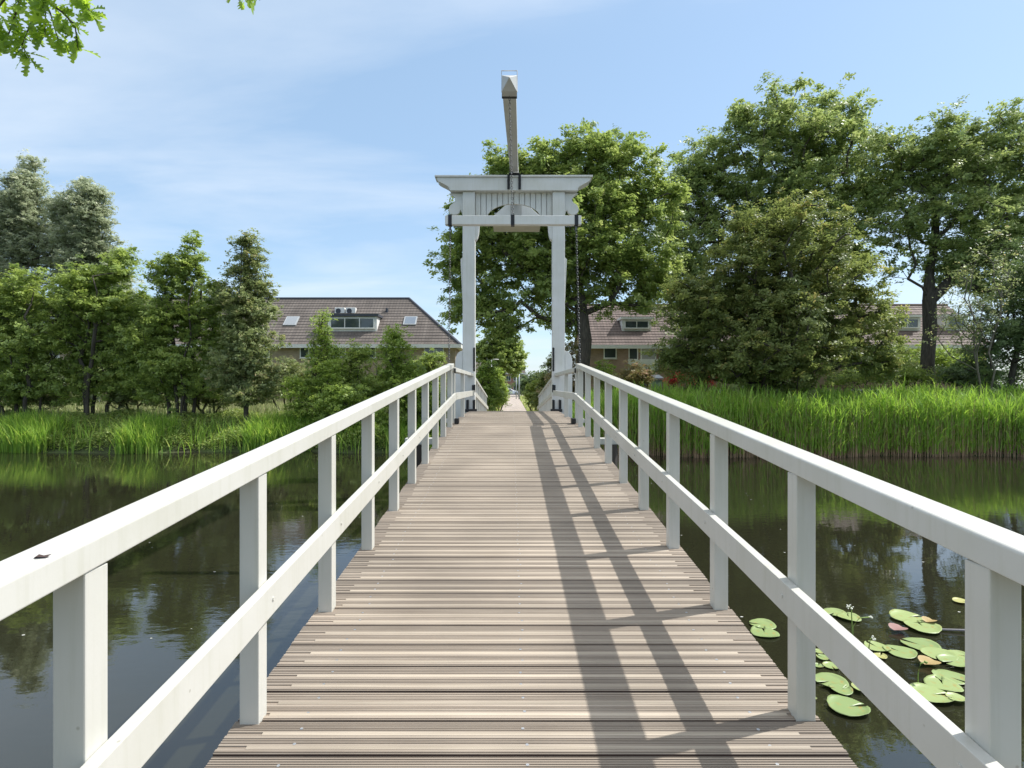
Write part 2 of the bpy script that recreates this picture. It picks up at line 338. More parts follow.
mb = MB(); mb.add([(-2000,-60,0),(2000,-60,0),(2000,30,0),(-2000,30,0)], [(0,1,2,3)]); tag(mb.build('water', M['water']), kind='structure')
# path from the bridge end to the street
mb = MB(); py_ = [25+i*.8 for i in range(0,110)]
def path_z(y):
    if y < 45: return 1.44-(y-25)*.052
    return gz(.2, y)+.02+max(0, (0.40-gz(.2,y)-.02))
rows = []
for y in py_: z = max(path_z(y), gz(.2,y)+.02); rows.append((y, z))
vs = []; fs = []
for i,(y,z) in enumerate(rows):
    vs += [(-1.05,y,z-.6),(-1.05,y,z),(1.5,y,z),(1.5,y,z-.6)]
    if i:
        a = (i-1)*4; b = i*4; fs += [(a,b,b+1,a+1),(a+1,b+1,b+2,a+2),(a+2,b+2,b+3,a+3)]
mb.add(vs, fs); tag(mb.build('path', M['paver']), kind='structure')
mb = MB(); mb.box(-60,60,113,135,.3,.415); tag(mb.build('pavement', M['paver']), kind='structure')
mb = MB(); mb.box(-60,60,135,158,.25,.38); tag(mb.build('road', M['asphalt']), kind='structure')

# ------------------------------------------------------------------ the drawbridge
XC = .075; HW = 1.215; PI_ = 1.112; PO = 1.194
def zn(y): return 1.4+.0842*y          # near ramp
Y1, Y2, Y3 = 10.4, 15.6, 25.1
ZD1 = zn(Y1)
def zf(y): return ZD1-.003*(y-Y1)      # flap
ZD2 = zf(Y2)
def zr(y): return ZD2-.0865*(y-Y2)
bridge = empty('drawbridge', (XC, 12.5, 0)); tag(bridge, 'white wooden drawbridge with weathered plank deck, arched gate and balance beam over the canal', 'bridge')
BL = (-XC, -12.5, 0)
def bpart(mbx, name, mats, parent=bridge, **k):
    o = mbx.build(name, mats, parent, **k)
    if parent is bridge: o.location = BL
    return o
random.seed(3)
def make_deck(y0, y1, zfun):
    mb = MB(); W = .1925; y = y0; sl = (zfun(y1)-zfun(y0))/(y1-y0); nn_ = int((y1-y0)/W); W = (y1-y0)/nn_
    for k in range(nn_):
        ya = y0+k*W+.0055; yb = y0+(k+1)*W-.0055; w_ = yb-ya; rnd = random.random(); dz = random.uniform(-.0012, .0012)
        e0 = -HW+XC+random.uniform(-.004,.004); e1 = HW+XC+random.uniform(-.004,.004)
        prof = []; wide = []
        # profile: (offset fraction, depth)
        edges = [0.0]; cuts = []
        wpos = (.17, .58); sw = .019
        n = 15
        for i in range(n):
            c = (i+.5)/n*w_
            if any(abs(c-p*w_) < sw/2+.008 for p in wpos): continue
            cuts.append((c-.003, c+.003, .0045, False))
        for p in wpos: cuts.append((p*w_-sw/2, p*w_+sw/2, .005, True))
        cuts.sort()
        def P(o, d): yy = ya+o; return (yy, zfun(yy)+dz-d)
        prof.append(P(0, .003)); prof.append(P(.003, 0))
        for a, b, d, wdg in cuts:
            prof += [P(a,0), P(a+.001,d), P(b-.001,d), P(b,0)]
            if wdg: wide.append((a+.0005, b-.0005))
        prof += [P(w_-.003,0), P(w_,.003), P(w_,.045), P(0,.045)]
        # side faces dark, others wood
        b0 = len(mb.v); npf = len(prof)
        mb.v += [(e0+XC*0, y_, z_) for y_, z_ in prof]+[(e1, y_, z_) for y_, z_ in prof]
        for i in range(npf):
            j = (i+1) % npf; mb.f.append((b0+i, b0+j, b0+npf+j, b0+npf+i)); mb.r.append(rnd)
            mb.m.append(1 if i >= npf-3 else 0)
        mb.f.append(tuple(b0+i for i in range(npf))); mb.f.append(tuple(b0+npf+i for i in range(npf))[::-1]); mb.r += [rnd]*2; mb.m += [1,1]
        for a, b in wide:
            ins0 = random.uniform(.11, .15); ins1 = random.uniform(.11, .15)
            pa, pb = P(a,-.0008), P(b,-.0008); pc, pd = P(b,.0045), P(a,.0045)
            mb.prism_yz([pa,pb,pc,pd], e0+ins0, e1-ins1, 2, rnd=random.random())
        for xo in (-.93, -.02, .93):
            for fo in (.25, .75):
                cx = XC+xo+random.uniform(-.012,.012); cy = ya+w_*fo+random.uniform(-.006,.006); cz = zfun(cy)+dz+.0006
                mb.add([(cx+.0068*math.cos(t), cy+.0068*math.sin(t), cz+sl*.0068*math.sin(t)) for t in [k2*math.pi/4 for k2 in range(8)]], [tuple(range(8))], 3)
    return mb
for (a, b, fn) in ((-2.9, Y1-.02, zn), (Y1+.02, Y2, zf), (Y2+.03, Y3, zr)):
    bpart(make_deck(a, b, fn), 'deck', [M['deck'], M['deck_end'], M['strip'], M['steel']])

HR = [(1.042-XC*0, 1.025)]  # inner/outer x offsets relative to centre are mirrored per side
def rail_profile(side, h):
    i0 = 1.108; o1 = 1.262
    pts = [(i0, h-.078), (i0, h-.006), (i0+.006, h), (i0+.092, h+.004), (o1, h-.03), (o1, h-.078)]
    return [(XC+side*x, z) for x, z in pts]
def make_railing(side, y0, y1, fn, hh, posts, midz=(.435, .563), low=None):
    mb = MB(); pr = rail_profile(side, hh)
    mb.loft([[(x, y0, z+fn(y0)) for x, z in pr], [(x, y1, z+fn(y1)) for x, z in pr]])
    hr = bpart(mb, 'railing', M['white'], bevel=.004)
    m2 = MB(); a, b = midz; xi = XC+side*(PI_-.041); xo = XC+side*PI_
    pr = [(xi,a),(xi,b),(xo,b),(xo,a)]
    m2.loft([[(x, y0, z+fn(y0)) for x, z in pr], [(x, y1, z+fn(y1)) for x, z in pr]])
    m2.build('middle_rail', M['white'], hr, bevel=.003)
    for py in posts:
        p = MB(); x0, x1 = sorted((XC+side*PI_+side*.0015, XC+side*PO)); t = fn(py+.04)+hh-.08
        p.box(x0, x1, py, py+.08, fn(py)-.0 if False else fn(py)-.33, t)
        po = p.build('post', M['white'], hr, bevel=.004)
        q = MB(); xs_ = XC+side*(PI_-.0415)          # small bolts through the middle rail
        q.tube([(xs_+side*.001, py+.04, fn(py+.04)+.5), (xs_-side*.004, py+.04, fn(py+.04)+.5)], .009, 8)
        q.build('bolt', M['white'], hr)
    return hr
near_posts = [1.385+.957*k for k in range(-3, 10)]
for s in (-1, 1):
    make_railing(s, -2.0, Y1-.03, zn, 1.10, [p+(.03 if s > 0 else .005) for p in near_posts if p > -1.9] )
    make_railing(s, Y1+.02, Y2+.05, zf, 1.035, [Y1+.12, 12.65])
    make_railing(s, Y2+.06, Y3, zr, 1.04, [Y2+.3+.95*k for k in range(10)])
# substructure
mb = MB()
for x in (-.95, 0, .95):
    for (a, b, fn, dd) in ((-2.9, Y1-.1, zn, .30), (Y1+.1, Y2-.1, zf, .26), (Y2+.1, Y3, zr, .30)):
        mb.loft([[(XC+x-.06, y, fn(y)-.047), (XC+x+.06, y, fn(y)-.047), (XC+x+.06, y, fn(y)-.047-dd), (XC+x-.06, y, fn(y)-.047-dd)] for y in (a, b)])
bpart(mb, 'girder', M['grey_under'])
for yy in (Y1-.25, Y2+.15):
    mb = MB(); mb.box(XC-1.95, XC+1.95, yy-.09, yy+.09, 1.93, 2.04); bpart(mb, 'crossbeam', M['white'], bevel=.01)
for yy in (4.5, Y1-.25, Y2+.15, 20.5):
    for x in ((-1.7, -.6, .6, 1.7) if yy in (Y1-.25, Y2+.15) else (-.9, .9)):
        top = 1.928 if abs(x) > .5 and yy in (Y1-.25, Y2+.15) else (zn(yy) if yy < 10 else zr(yy))-.36
        mb = MB(); mb.tube([(XC+x, yy, -1.3), (XC+x, yy, top)], .12, 14); bpart(mb, 'pile', M['pile'])
# gate (portal)
YT = Y2
gate = empty('gate', (0,0,0), bridge); gate.location = BL
ppx = lambda px: (px-VX)*YT/F+0.0
ppz = lambda py: EYE-(py-VY)*YT/F
for s in (-1, 1):
    xi, xo = XC+s*1.062, XC+s*1.40
    mb = MB(); x0, x1 = sorted((xi, xo)); mb.box(x0, x1, YT, YT+.34, -.6, 8.268)
    mb.build('gate_post', M['white_t'], gate, bevel=.012)
    # outer stay behind the post: thin lower member and the round-topped board
    mb = MB(); a, b = sorted((XC+s*1.403, XC+s*1.46)); zt = ppz(257); 
    pts = [(XC+s*1.403, zt), (XC+s*1.46, zt-.05), (XC+s*1.41, ppz(300)), (XC+s*1.403, ppz(300))]
    mb.prism_xz(pts, YT+.04, YT+.3); mb.build('stay', M['white_t'], gate)
    mb = MB(); o = XC+s*1.403; zt = ppz(351); poly = [(o, 1.0), (o, zt+.02)]
    for k in range(9):
        t = k/8*math.pi/2; poly.append((o+s*(.03+.17*math.sin(t)), zt-.32*(1-math.cos(t))))
    poly.append((o+s*.20, 1.0)); mb.prism_xz(poly, YT+.02, YT+.32); mb.build('side_board', M['white_t'], gate, bevel=.006)
    # curved bracket inside the head
    mb = MB(); zb = ppz(225.5); poly = [(xi, ppz(222)), (xi-s*.12, ppz(222))]
    for k in range(7):
        t = k/6*math.pi/2; poly.append((xi-s*(.11*math.cos(t)), zb-.38*math.sin(t)))
    mb.prism_xz(poly, YT+.06, YT+.28); mb.build('bracket', M['white_t'], gate)
    # scroll
    zp = [(218,62),(148,62),(160,70),(176,82),(180,97),(172,110),(156,120),(147,135),(145,150),(152,164),(166,172),(182,173),(196,165),(203,152),(206,146),(212,160),(218,180)]
    poly = []
    for x, y in zp:
        xx = ppx(420+x*.1953); off = -(xx-XC); poly.append((XC+s*max(off, 1.402), ppz(180+y*.1953)))
    poly[0] = (XC+s*1.402, poly[0][1]); poly[-1] = (XC+s*1.402, poly[-1][1])
    mb = MB(); mb.prism_xz(poly, YT+.10, YT+.22); mb.build('scroll', M['white_t'], gate, bevel=.004)
    # hinges
    for (ya, yb, xa, xb) in ((348,371,1.075,1.11),(385,392,1.068,1.14),(400,410.5,1.07,1.12),(400,410.5,1.25,1.30)):
        mb = MB(); a, b = sorted((XC+s*xa, XC+s*xb)); mb.box(a, b, YT-.03, YT-.002, ppz(yb), ppz(ya))
        mb.tube([(XC+s*(xa+.0), YT-.035, ppz(yb)-.01), (XC+s*(xa+.0), YT-.035, ppz(ya)+.01)], .022, 8)
        mb.build('hinge', M['black'], gate, bevel=.003)
    mb = MB(); a, b = sorted((XC+s*1.0, XC+s*1.32)); mb.box(a, b, YT-.14, YT-.05, ZD2-.02, ZD2+.06); mb.build('shoe', M['black'], gate, bevel=.01)
# lintel with ogee ends
zt, zb = ppz(178.3), ppz(191.4); poly = []
def ogee(s):
    q = []
    for k in range(11):
        t = k/10; x = 2.10-.36*t; z = zt-(zt-zb)*t
        x += .06*math.sin(t*2*math.pi)*1.0
        q.append((XC+s*x, z))
    return q
poly = ogee(1)+ogee(-1)[::-1]
mb = MB(); mb.prism_xz(poly, YT-.08, YT+.30); mb.build('lintel', M['white_t'], gate, bevel=.006)
mb = MB(); mb.box(XC-2.15, XC+2.15, YT-.12, YT+.34, zt+.002, zt+.05); mb.build('cornice', M['white_t'], gate, bevel=.006)
# boarded arch panel
mb = MB(); zlo = ppz(217.5); x = XC-1.06; bw = .1515
axc, ahw, atop = XC, .75, ppz(202.5)
def arch(x):
    u = abs(x-axc)/ahw
    return zlo if u >= 1 else zlo+(atop-zlo)*math.sqrt(max(0, 1-u*u))
while x < XC+1.055:
    x1 = min(x+bw, XC+1.06); poly = [(x+.009, zb-.002)]
    m = 5
    poly += [(x+.009+(x1-x-.018)*i/m, arch(x+.009+(x1-x-.018)*i/m)) for i in range(m+1)]
    poly.append((x1-.009, zb-.002)); mb.prism_xz(poly, YT+.12, YT+.17); x = x1
mb.build('arch_panel', M['white_t'], gate)
mb = MB(); poly = [(XC-1.06, zb-.004)]+[(XC-1.06+2.12*i/40, arch(XC-1.06+2.12*i/40)+.01) for i in range(41)]+[(XC+1.06, zb-.004)]
mb.prism_xz(poly, YT+.20, YT+.215); mb.build('backing_board', M['white_t'], gate)

# balance beam: rotated a little about the pivot
beam = empty('balance_beam', (0,0,0), bridge); beam.location = BL
def bx_c(y): return XC+.01-(.115)*(YT-y)/5.2
def bz_(y): return 8.79+(y-YT)*.1
mb = MB(); rings = []
for y, hw, hh in ((10.45,.125,.27),(YT,.108,.34),(19.9,.12,.36)):
    c = bx_c(y); z = bz_(y); rings.append([(c-hw,y,z),(c+hw,y,z),(c+hw,y,z+hh),(c-hw,y,z+hh)])
mb.loft(rings); mb.build('beam', M['grey_beam'] if 'grey_beam' in M else paint('beam_paint', (.56,.57,.57)), beam, bevel=.006)
c = bx_c(10.45); z = bz_(10.45)
mb = MB(); hw = .135
b0 = [(c-hw,10.44,z-.012),(c+hw,10.44,z-.012),(c+hw,10.44,z+.27),(c-hw,10.44,z+.27)]
f0 = [(c-hw,10.22,z-.03),(c+hw,10.22,z-.03),(c+hw,10.22,z+.26),(c-hw,10.22,z+.26)]
mb.add(b0+f0+[(c,9.98,z+.10)], [(0,1,2,3),(0,1,5,4),(1,2,6,5),(2,3,7,6),(3,0,4,7),(4,5,8),(5,6,8),(6,7,8),(7,4,8)]); mb.build('end_cap', paint('cap_paint', (.50,.50,.49)), beam, bevel=.004)
mb = MB(); mb.box(c-.14,c+.14,10.44,10.50,z-.02,z+.28); mb.build('strap', M['black'], beam)
mb = MB(); mb.tube([(c-.138,10.3,z+.0),(c-.142,10.3,8.66),(c+.142,10.3,8.66),(c+.138,10.3,z+.0)], .011, 6); mb.build('end_bracket', M['steel'], beam)
mb = MB()
for s in (-1,1):
    mb.box(bx_c(YT)+s*.15-.035, bx_c(YT)+s*.15+.035, YT-.125, YT-.085, ppz(190.5), ppz(176))
    for k in range(4): mb.tube([(bx_c(YT)+s*.15, YT-.125, ppz(189-k*3.3)), (bx_c(YT)+s*.15, YT-.14, ppz(189-k*3.3))], .014, 6)
mb.box(bx_c(YT)-.15, bx_c(YT)+.15, YT-.125, YT-.03, ppz(177), ppz(174.2)); mb.build('bearing', M['black'], beam, bevel=.003)
# counterweight behind the gate
yc = 19.3; k_ = F/yc; cz = lambda py: EYE-(py-VY)/k_; cxw = XC+.12
mb = MB(); mb.prism_xz([(cxw-.80,cz(224)),(cxw+.80,cz(224)),(cxw+.80,cz(216)),(cxw+.30,cz(203)),(cxw-.30,cz(203)),(cxw-.80,cz(216))], yc, yc+.7); mb.build('counterweight', M['white_t'], beam, bevel=.01)
mb = MB(); mb.box(cxw-.80, cxw+.80, yc-.08, yc+.75, cz(226), cz(224.1)); mb.build('counterweight_tray', M['cream'], beam)
mb = MB(); mb.box(cxw-.22, cxw+.16, yc-.03, yc-.002, cz(216.5), cz(203.2)); mb.build('counterweight_panel', M['grey_under'], beam)

# spreader bar with chains
def chain(mb, p0, p1, r=.018, link=.06):
    p0 = Vector(p0); p1 = Vector(p1); n = int((p1-p0).length/(link*.78)); d = (p1-p0)/n
    for i in range(n):
        c_ = p0+d*(i+.5); ax = Vector((1,0,0)) if i % 2 else Vector((0,1,0)); pts = []
        for k in range(8):
            t = k/8*2*math.pi; pts.append(c_+Vector((0,0,1))*math.cos(t)*link*.5+ax*math.sin(t)*link*.28)
        pts.append(pts[0]); mb.tube(pts, .006, 4)
bar = empty('spreader_bar', (0,0,0), bridge); bar.location = BL
xb = XC-.035; yb_ = Y1+.02; zb0, zb1 = 5.90, 6.065
mb = MB(); mb.box(xb-1.24, xb+1.24, yb_-.06, yb_+.06, zb0, zb1); mb.build('bar', M['white_t'], bar, bevel=.008)
for x in (-1.15, 0-.01, 1.15):
    mb = MB(); w_ = .033; mb.box(xb+x-w_, xb+x+w_, yb_-.068, yb_+.068, zb0-.01, zb1+.012); mb.build('strap', M['black'], bar)
mb = MB(); chain(mb, (bx_c(10.5), yb_, 8.28), (xb-.01, yb_, zb1+.02)); mb.build('chain', M['chain'], bar)
for x in (-1.15, 1.15):
    mb = MB(); chain(mb, (xb+x, yb_, zb0-.03), (XC+x*1.07, Y1+.12, ZD1-.05)); mb.tube([(xb+x,yb_,zb0),(xb+x,yb_,zb0-.09)], .02, 6); mb.build('chain', M['chain'], bar)
# black end shoes and latch of the flap rails
for s in (-1,1):
    mb = MB(); a, b = sorted((XC+s*1.02, XC+s*1.10)); mb.box(a, b, Y1-.10, Y1+.06, ZD1+.005, ZD1+.10); bpart(mb, 'shoe', M['black'], bevel=.01)
    mb = MB(); a, b = sorted((XC+s*1.08, XC+s*1.105)); mb.box(a, b, Y1-.06, Y1+.0, ZD1+.92, ZD1+1.01); bpart(mb, 'latch', M['black'], bevel=.004)

# ------------------------------------------------------------------ vegetation
def lobes_px(lst, d, dscale=1.0, seed=0):
    rg = np.random.RandomState(seed+7); L_ = []
    for it in lst:
        px, py, r = it[:3]; ry = it[3] if len(it) > 3 else r
        dy = it[4] if len(it) > 4 else rg.uniform(-.35,.35)*r*d/F
        L_.append((PX(px,d), d+dy, PZ(py,d), r*d/F, r*d/F*dscale, ry*d/F))
    return L_
def leaves(rg, C, L_, asp=.55, up=.6, flat=.0, cn=None):
    n = len(C)
    nrm = rg.normal(size=(n,3)); nrm[:,2] = np.abs(nrm[:,2])+up
    if cn is not None: nrm = nrm*.5+cn
    nrm /= np.linalg.norm(nrm,axis=1)[:,None]
    t = rg.normal(size=(n,3)); t -= (t*nrm).sum(1)[:,None]*nrm; t /= np.linalg.norm(t,axis=1)[:,None]; b = np.cross(nrm,t)
    sz = L_*rg.uniform(.65,1.3,size=(n,1)); a = t*sz*.5; c = b*sz*.5*asp
    V = np.stack([C-a, C-c+nrm*sz*.06, C+a, C+c+nrm*sz*.06], axis=1).reshape(-1,3)
    return V
def tree(name, label, cat, lobes, base, rbase, mat_leaf, nclump, nleaf, leafL, clr, seed, group=None, bark='bark', fork=.35, asp=.55, stems=1, shell=.42, trunk_top=None, part=('trunk','limbs','crown'), lean=0.0, stemspread=.4, keep=1.0, sub=9, leanf=.8):
    rg = np.random.RandomState(seed)
    lob = np.array(lobes); vol = np.prod(lob[:,3:6],axis=1)**.75; pr = vol/vol.sum()
    idx = rg.choice(len(lob), size=nclump, p=pr)
    dirs = rg.normal(size=(nclump,3)); dirs /= np.linalg.norm(dirs,axis=1)[:,None]
    rad = rg.uniform(0,1,size=(nclump,1))**shell
    Cc = lob[idx,:3]+dirs*rad*lob[idx,3:6]*np.array([.93,.93,.93])
    zmin = base[2]+.15
    Cc = Cc[Cc[:,2] > zmin]
    root = empty(name, base); tag(root, label, cat, group)
    B = np.array(base, float)
    top = trunk_top if trunk_top is not None else lob[:,2].max()
    cenx = (lob[:,0]*vol).sum()/vol.sum(); ceny = (lob[:,1]*vol).sum()/vol.sum()
    # skeleton
    nodes = []; par = []; plen = []; lead = []
    for s_ in range(stems):
        off = np.array([0,0,0.]) if stems == 1 else np.array([rg.uniform(-1,1)*stemspread, rg.uniform(-1,1)*stemspread*.6, 0])
        tgt = np.array([B[0]+(cenx-B[0])*leanf+off[0]*4+lean, B[1]+(ceny-B[1])*.6+off[1]*3, top-(.12*(top-B[2]))])
        n0 = 9; prev = -1
        wob = rg.normal(size=(n0+1,2))*(.009 if rbase > .2 else .02)*(top-B[2])
        for k in range(n0+1):
            t = k/n0; p = (B+off)*(1-t)+tgt*t; q = t*t*(1-t)
            p = p+np.array([wob[k,0]*t*1.2, wob[k,1]*t*1.2, 0]) ; 
            if k == 0: p[2] -= .25
            # start straight, then lean
            s2 = t*t*(3-2*t); p[0] = (B+off)[0]*(1-s2)+tgt[0]*s2+wob[k,0]*min(1,t*2); 
            nodes.append(p); par.append(prev); lead.append(True); plen.append(0 if prev < 0 else plen[prev]+np.linalg.norm(p-nodes[prev])); prev = len(nodes)-1
    forkz = B[2]+fork*(top-B[2])
    order = np.argsort(np.linalg.norm(Cc-np.array([B[0],B[1],forkz]),axis=1))
    Nn = np.array(nodes); PL = np.array(plen); allowed = np.array([p[2] >= forkz-.02 for p in nodes])
    Nl = list(nodes); tips = []
    for i in order:
        c = Cc[i]; arr = np.array(Nl); d = np.linalg.norm(arr-c,axis=1)
        drop = np.maximum(0, arr[:,2]-c[2])           # prefer joining from below
        cost = d+.30*np.array(plen)+.6*drop+np.where(allowed, 0, 1e6)
        j = int(np.argmin(cost)); p0 = Nl[j]; dist = d[j]; m = max(1, int(dist/.9)); prev = j
        bow = rg.normal(size=3)*.10*dist; bow[2] = abs(bow[2])*.3+.06*dist
        for k in range(1, m+1):
            t = k/m; q = p0*(1-t)+c*t+bow*math.sin(math.pi*t)*(1 if m > 1 else 0)
            Nl.append(q); par.append(prev); lead.append(False); plen.append(plen[prev]+dist/m); allowed = np.append(allowed, True); prev = len(Nl)-1
        tips.append(prev)
    wgt = np.zeros(len(Nl)); wgt[tips] = 1
    for i in range(len(Nl)-1, -1, -1):
        if par[i] >= 0: wgt[par[i]] += max(wgt[i], .15 if lead[i] else 0)
    wb = max(wgt[0], 1); rr = rbase*(np.maximum(wgt,.3)/wb)**(1/2.1)
    rr = np.clip(rr, .006, rbase)
    if stems == 1: rr[0] = rbase*1.25
    stem_of = []
    for i in range(len(Nl)): stem_of.append(len([x for x in stem_of if x == -1]) if False else (i if par[i] < 0 else stem_of[par[i]]))
    for st in sorted(set(stem_of)):
        mb = MB()
        for i in range(len(Nl)):
            p = par[i]
            if p < 0 or stem_of[i] != st or rr[i] < .009: continue
            r0, r1 = (rr[p] if lead[i] else min(rr[p], rr[i]*1.15)), rr[i]
            a = Vector(Nl[p]-B); b = Vector(Nl[i]-B)
            if (b-a).length < 1e-4: continue
            mb.tube([a, b+(b-a).normalized()*r1*.3], [r0, r1], 9 if r1 > .07 else 5 if r1 > .02 else 3, cap=False)
        if mb.v: mb.build(part[0], M[bark], root, smooth=True)
    # leaves
    nc = len(Cc); ns = sub
    if keep < 1: 
        Cc = Cc[rg.uniform(size=nc) < keep]; nc = len(Cc)
    S = Cc[:,None,:]+rg.normal(size=(nc,ns,3))*clr*np.array([.55,.55,.42]); S = S.reshape(-1,3)
    per = max(1, int(nleaf/len(S)))
    cnt = rg.uniform(.4,1.6,size=len(S)); reps = np.maximum(1,(cnt*per)).astype(int)
    cdir = S-np.array([cenx,ceny,(B[2]+top)*.5]); cdir /= np.linalg.norm(cdir,axis=1)[:,None]
    cnS = rg.normal(size=S.shape)*.75+cdir*.55+np.array([0,0,.55]); cnS /= np.linalg.norm(cnS,axis=1)[:,None]; CN = np.repeat(cnS*1.25, reps, axis=0)
    Sx = np.repeat(S, reps, axis=0); shade = np.repeat(rg.uniform(0,1,size=len(S)), reps)
    P = Sx+rg.normal(size=Sx.shape)*clr*np.array([.20,.20,.12])
    ok_ = P[:,2] > base[2]-.05; P = P[ok_]; shade = shade[ok_]; CN = CN[ok_]
    V = leaves(rg, P-B, leafL, asp, cn=CN)
    rnd = np.clip(.5*shade[:len(P)]+.5*rg.uniform(size=len(P)), 0, 1)
    np_mesh(part[2], V, 4, M[mat_leaf], rnd, root)
    return root
def bush(name, label, cat, lst, d, mat_leaf, nclump, nleaf, leafL, clr, seed, **k):
    lob = lobes_px(lst, d, 1.0, seed); bx = float(np.mean([l[0] for l in lob])); 
    base = (bx, d, gz(bx, d)-.02)
    return tree(name, label, cat, lob, base, k.pop('rb',.05), mat_leaf, nclump, nleaf, leafL, clr, seed, fork=k.pop('fork',.06), stems=k.pop('stems',3), part=('stem','twigs','foliage'), shell=k.pop('shell',.5), **k)

DENS = 1.8
def T(name, label, lst, d, tx, rb, ml, nc, nl, ll, clr, seed, **k):
    X = PX(tx, d); return tree(name, label, 'tree', lobes_px(lst, d, k.pop('ds', .85), seed), (X, d, gz(X,d)-.02), rb, ml, nc, int(nl*DENS), ll*1.12, clr*1.08, seed, **k)

# right bank, big trees
T('broadleaf_tree', 'big rounded broadleaf tree with a dark trunk standing just right behind the gate', [(595,185,62),(540,180,42),(645,195,48),(500,170,22),(480,255,42),(545,262,52),(618,270,52),(655,265,38),(455,262,22),(458,318,20),(505,312,28),(560,315,30),(648,300,18),(600,152,22),(575,230,55),(525,225,42),(560,150,22),(505,205,34),(470,225,26),(480,300,30),(625,150,20)], 30, 583, .34, 'l_big', 620, 105000, .17, .62, 11, fork=.36, leanf=.3, group='large trees beyond the canal')
T('ash_tree', 'tallest feathery ash tree rising behind the bushy yellow-green maple', [(775,145,55),(715,165,42),(830,150,46),(860,200,34),(740,215,50),(800,220,55),(690,215,34),(688,180,24),(790,108,20),(835,110,22),(740,115,24),(690,280,30),(850,255,38),(705,320,24),(682,245,24),(680,200,18),(672,275,26),(668,225,20),(690,320,24)], 37, 752, .42, 'l_ash', 520, 80000, .19, .75, 12, fork=.3, group='large trees beyond the canal')
T('ash_tree', 'wide ash tree with a thick dark trunk and low spreading limbs near the right edge', [(960,165,50),(915,175,42),(1010,155,46),(900,225,32),(955,225,46),(1015,225,46),(1060,200,55),(1070,150,40),(1030,280,32),(950,130,26),(1000,122,20),(890,150,24),(885,275,18),(1080,280,50),(995,255,44),(935,262,26)], 33, 927, .36, 'l_ash', 540, 76000, .17, .68, 13, fork=.24, leanf=.15, group='large trees beyond the canal')
T('maple_tree', 'dense bushy yellow-green maple with several low stems leaning over the right reeds', [(790,265,62),(735,285,48),(838,290,44),(760,335,66),(700,325,42),(850,335,36),(785,222,28),(740,235,24),(820,345,42),(690,365,28),(780,372,42),(868,300,24),(730,365,34),(690,300,32),(678,350,24),(878,330,24),(882,360,20)], 26.5, 770, .26, 'l_maple', 520, 100000, .125, .55, 14, fork=.13, stems=4, stemspread=.35, group=None)
T('holly_tree', 'dark dense evergreen crowded against the right edge behind the reeds', [(1000,330,36),(1035,310,45),(985,365,26),(1050,360,45),(1020,270,30),(1075,300,50)], 28, 1015, .16, 'l_dark', 260, 45000, .10, .5, 15, fork=.1, stems=2)
T('bare_sapling', 'pale thin half-bare sapling in front of the dark evergreen at right', [(985,290,34,55),(960,330,26,30),(1000,240,20,30),(945,300,16)], 26.3, 984, .04, 'l_alder2', 90, 2600, .10, .35, 16, fork=.12, stems=3, bark='bark_pale', stemspread=.25)
# behind the path
T('street_tree', 'rounded tree over the left hedge of the path far behind the gate', [(502,345,16),(488,350,14),(512,352,12),(500,328,9),(497,362,16),(515,366,8)], 62, 498, .22, 'l_big', 170, 22000, .24, .7, 17, fork=.2)
T('street_tree', 'dark distant tree closing the view at the end of the path', [(532,386,13,9),(548,388,14,9),(525,384,6,6),(540,378,9,6)], 120, 536, .3, 'l_dark', 80, 6000, .5, 1.5, 18, fork=.15)
# left bank
T('silver_willow', 'tall silvery willow at the far left edge', [(28,205,24,36),(5,235,32,40),(40,250,34,34),(27,168,10,16),(22,190,18,20),(10,285,36,30),(-20,210,28,40)], 43, 20, .35, 'l_silver', 520, 60000, .20, .5, 19, fork=.12, asp=.36, sub=14, group='silvery willows')
T('silver_willow', 'silvery willow with a rounded twin crown right of the tallest left one', [(88,215,22,30),(75,245,28,30),(100,250,18,26),(82,184,9,13),(90,198,15,16),(62,210,12,18),(85,280,30,25),(118,290,18,22)], 42, 84, .3, 'l_silver', 460, 50000, .20, .48, 20, fork=.12, asp=.36, sub=14, group='silvery willows')
G = 'trees on the left bank'
T('alder_tree', 'broad green alder at the left edge with leaning dark stems', [(15,330,40),(-20,320,45),(40,350,34),(20,290,26),(5,378,28),(-40,370,35),(48,385,18)], 28, 22, .09, 'l_alder', 320, 44000, .125, .46, 21, fork=.2, stems=4, stemspread=.9, group=G)
T('alder_tree', 'bright-topped alder below the silvery willows with dark stems', [(122,262,10,14),(100,280,18,16),(95,300,36),(75,330,38),(118,320,32),(118,272,20),(135,345,28),(90,365,34),(60,295,20),(122,378,24),(70,388,20),(142,305,16),(146,330,18)], 28.5, 90, .09, 'l_alder', 360, 48000, .125, .45, 22, fork=.2, stems=4, stemspread=.8, group=G)
T('alder_tree', 'alder with two pointed tops and a sheaf of thin stems', [(165,275,15,22),(194,270,13,24),(180,310,32,30),(160,340,28),(205,335,26),(182,368,32,24),(168,252,9,14),(192,250,9,14),(178,275,20,20),(222,305,16),(214,285,12),(150,382,20),(215,382,20),(180,388,18)], 28, 180, .085, 'l_alder', 380, 46000, .12, .40, 23, fork=.16, stems=6, stemspread=.6, group=G)
T('alder_tree', 'slender pointed alder standing alone on one stem in front of the tiled roof', [(247,240,7,12),(247,255,13,14),(243,270,19,14),(252,286,22,14),(242,300,25,14),(255,314,26,14),(239,328,28,15),(258,343,29,15),(242,358,30,15),(260,372,26,14),(232,378,22,13),(250,390,26,11)], 27.5, 247, .11, 'l_alder2', 380, 36000, .115, .36, 24, fork=.16, group=G)
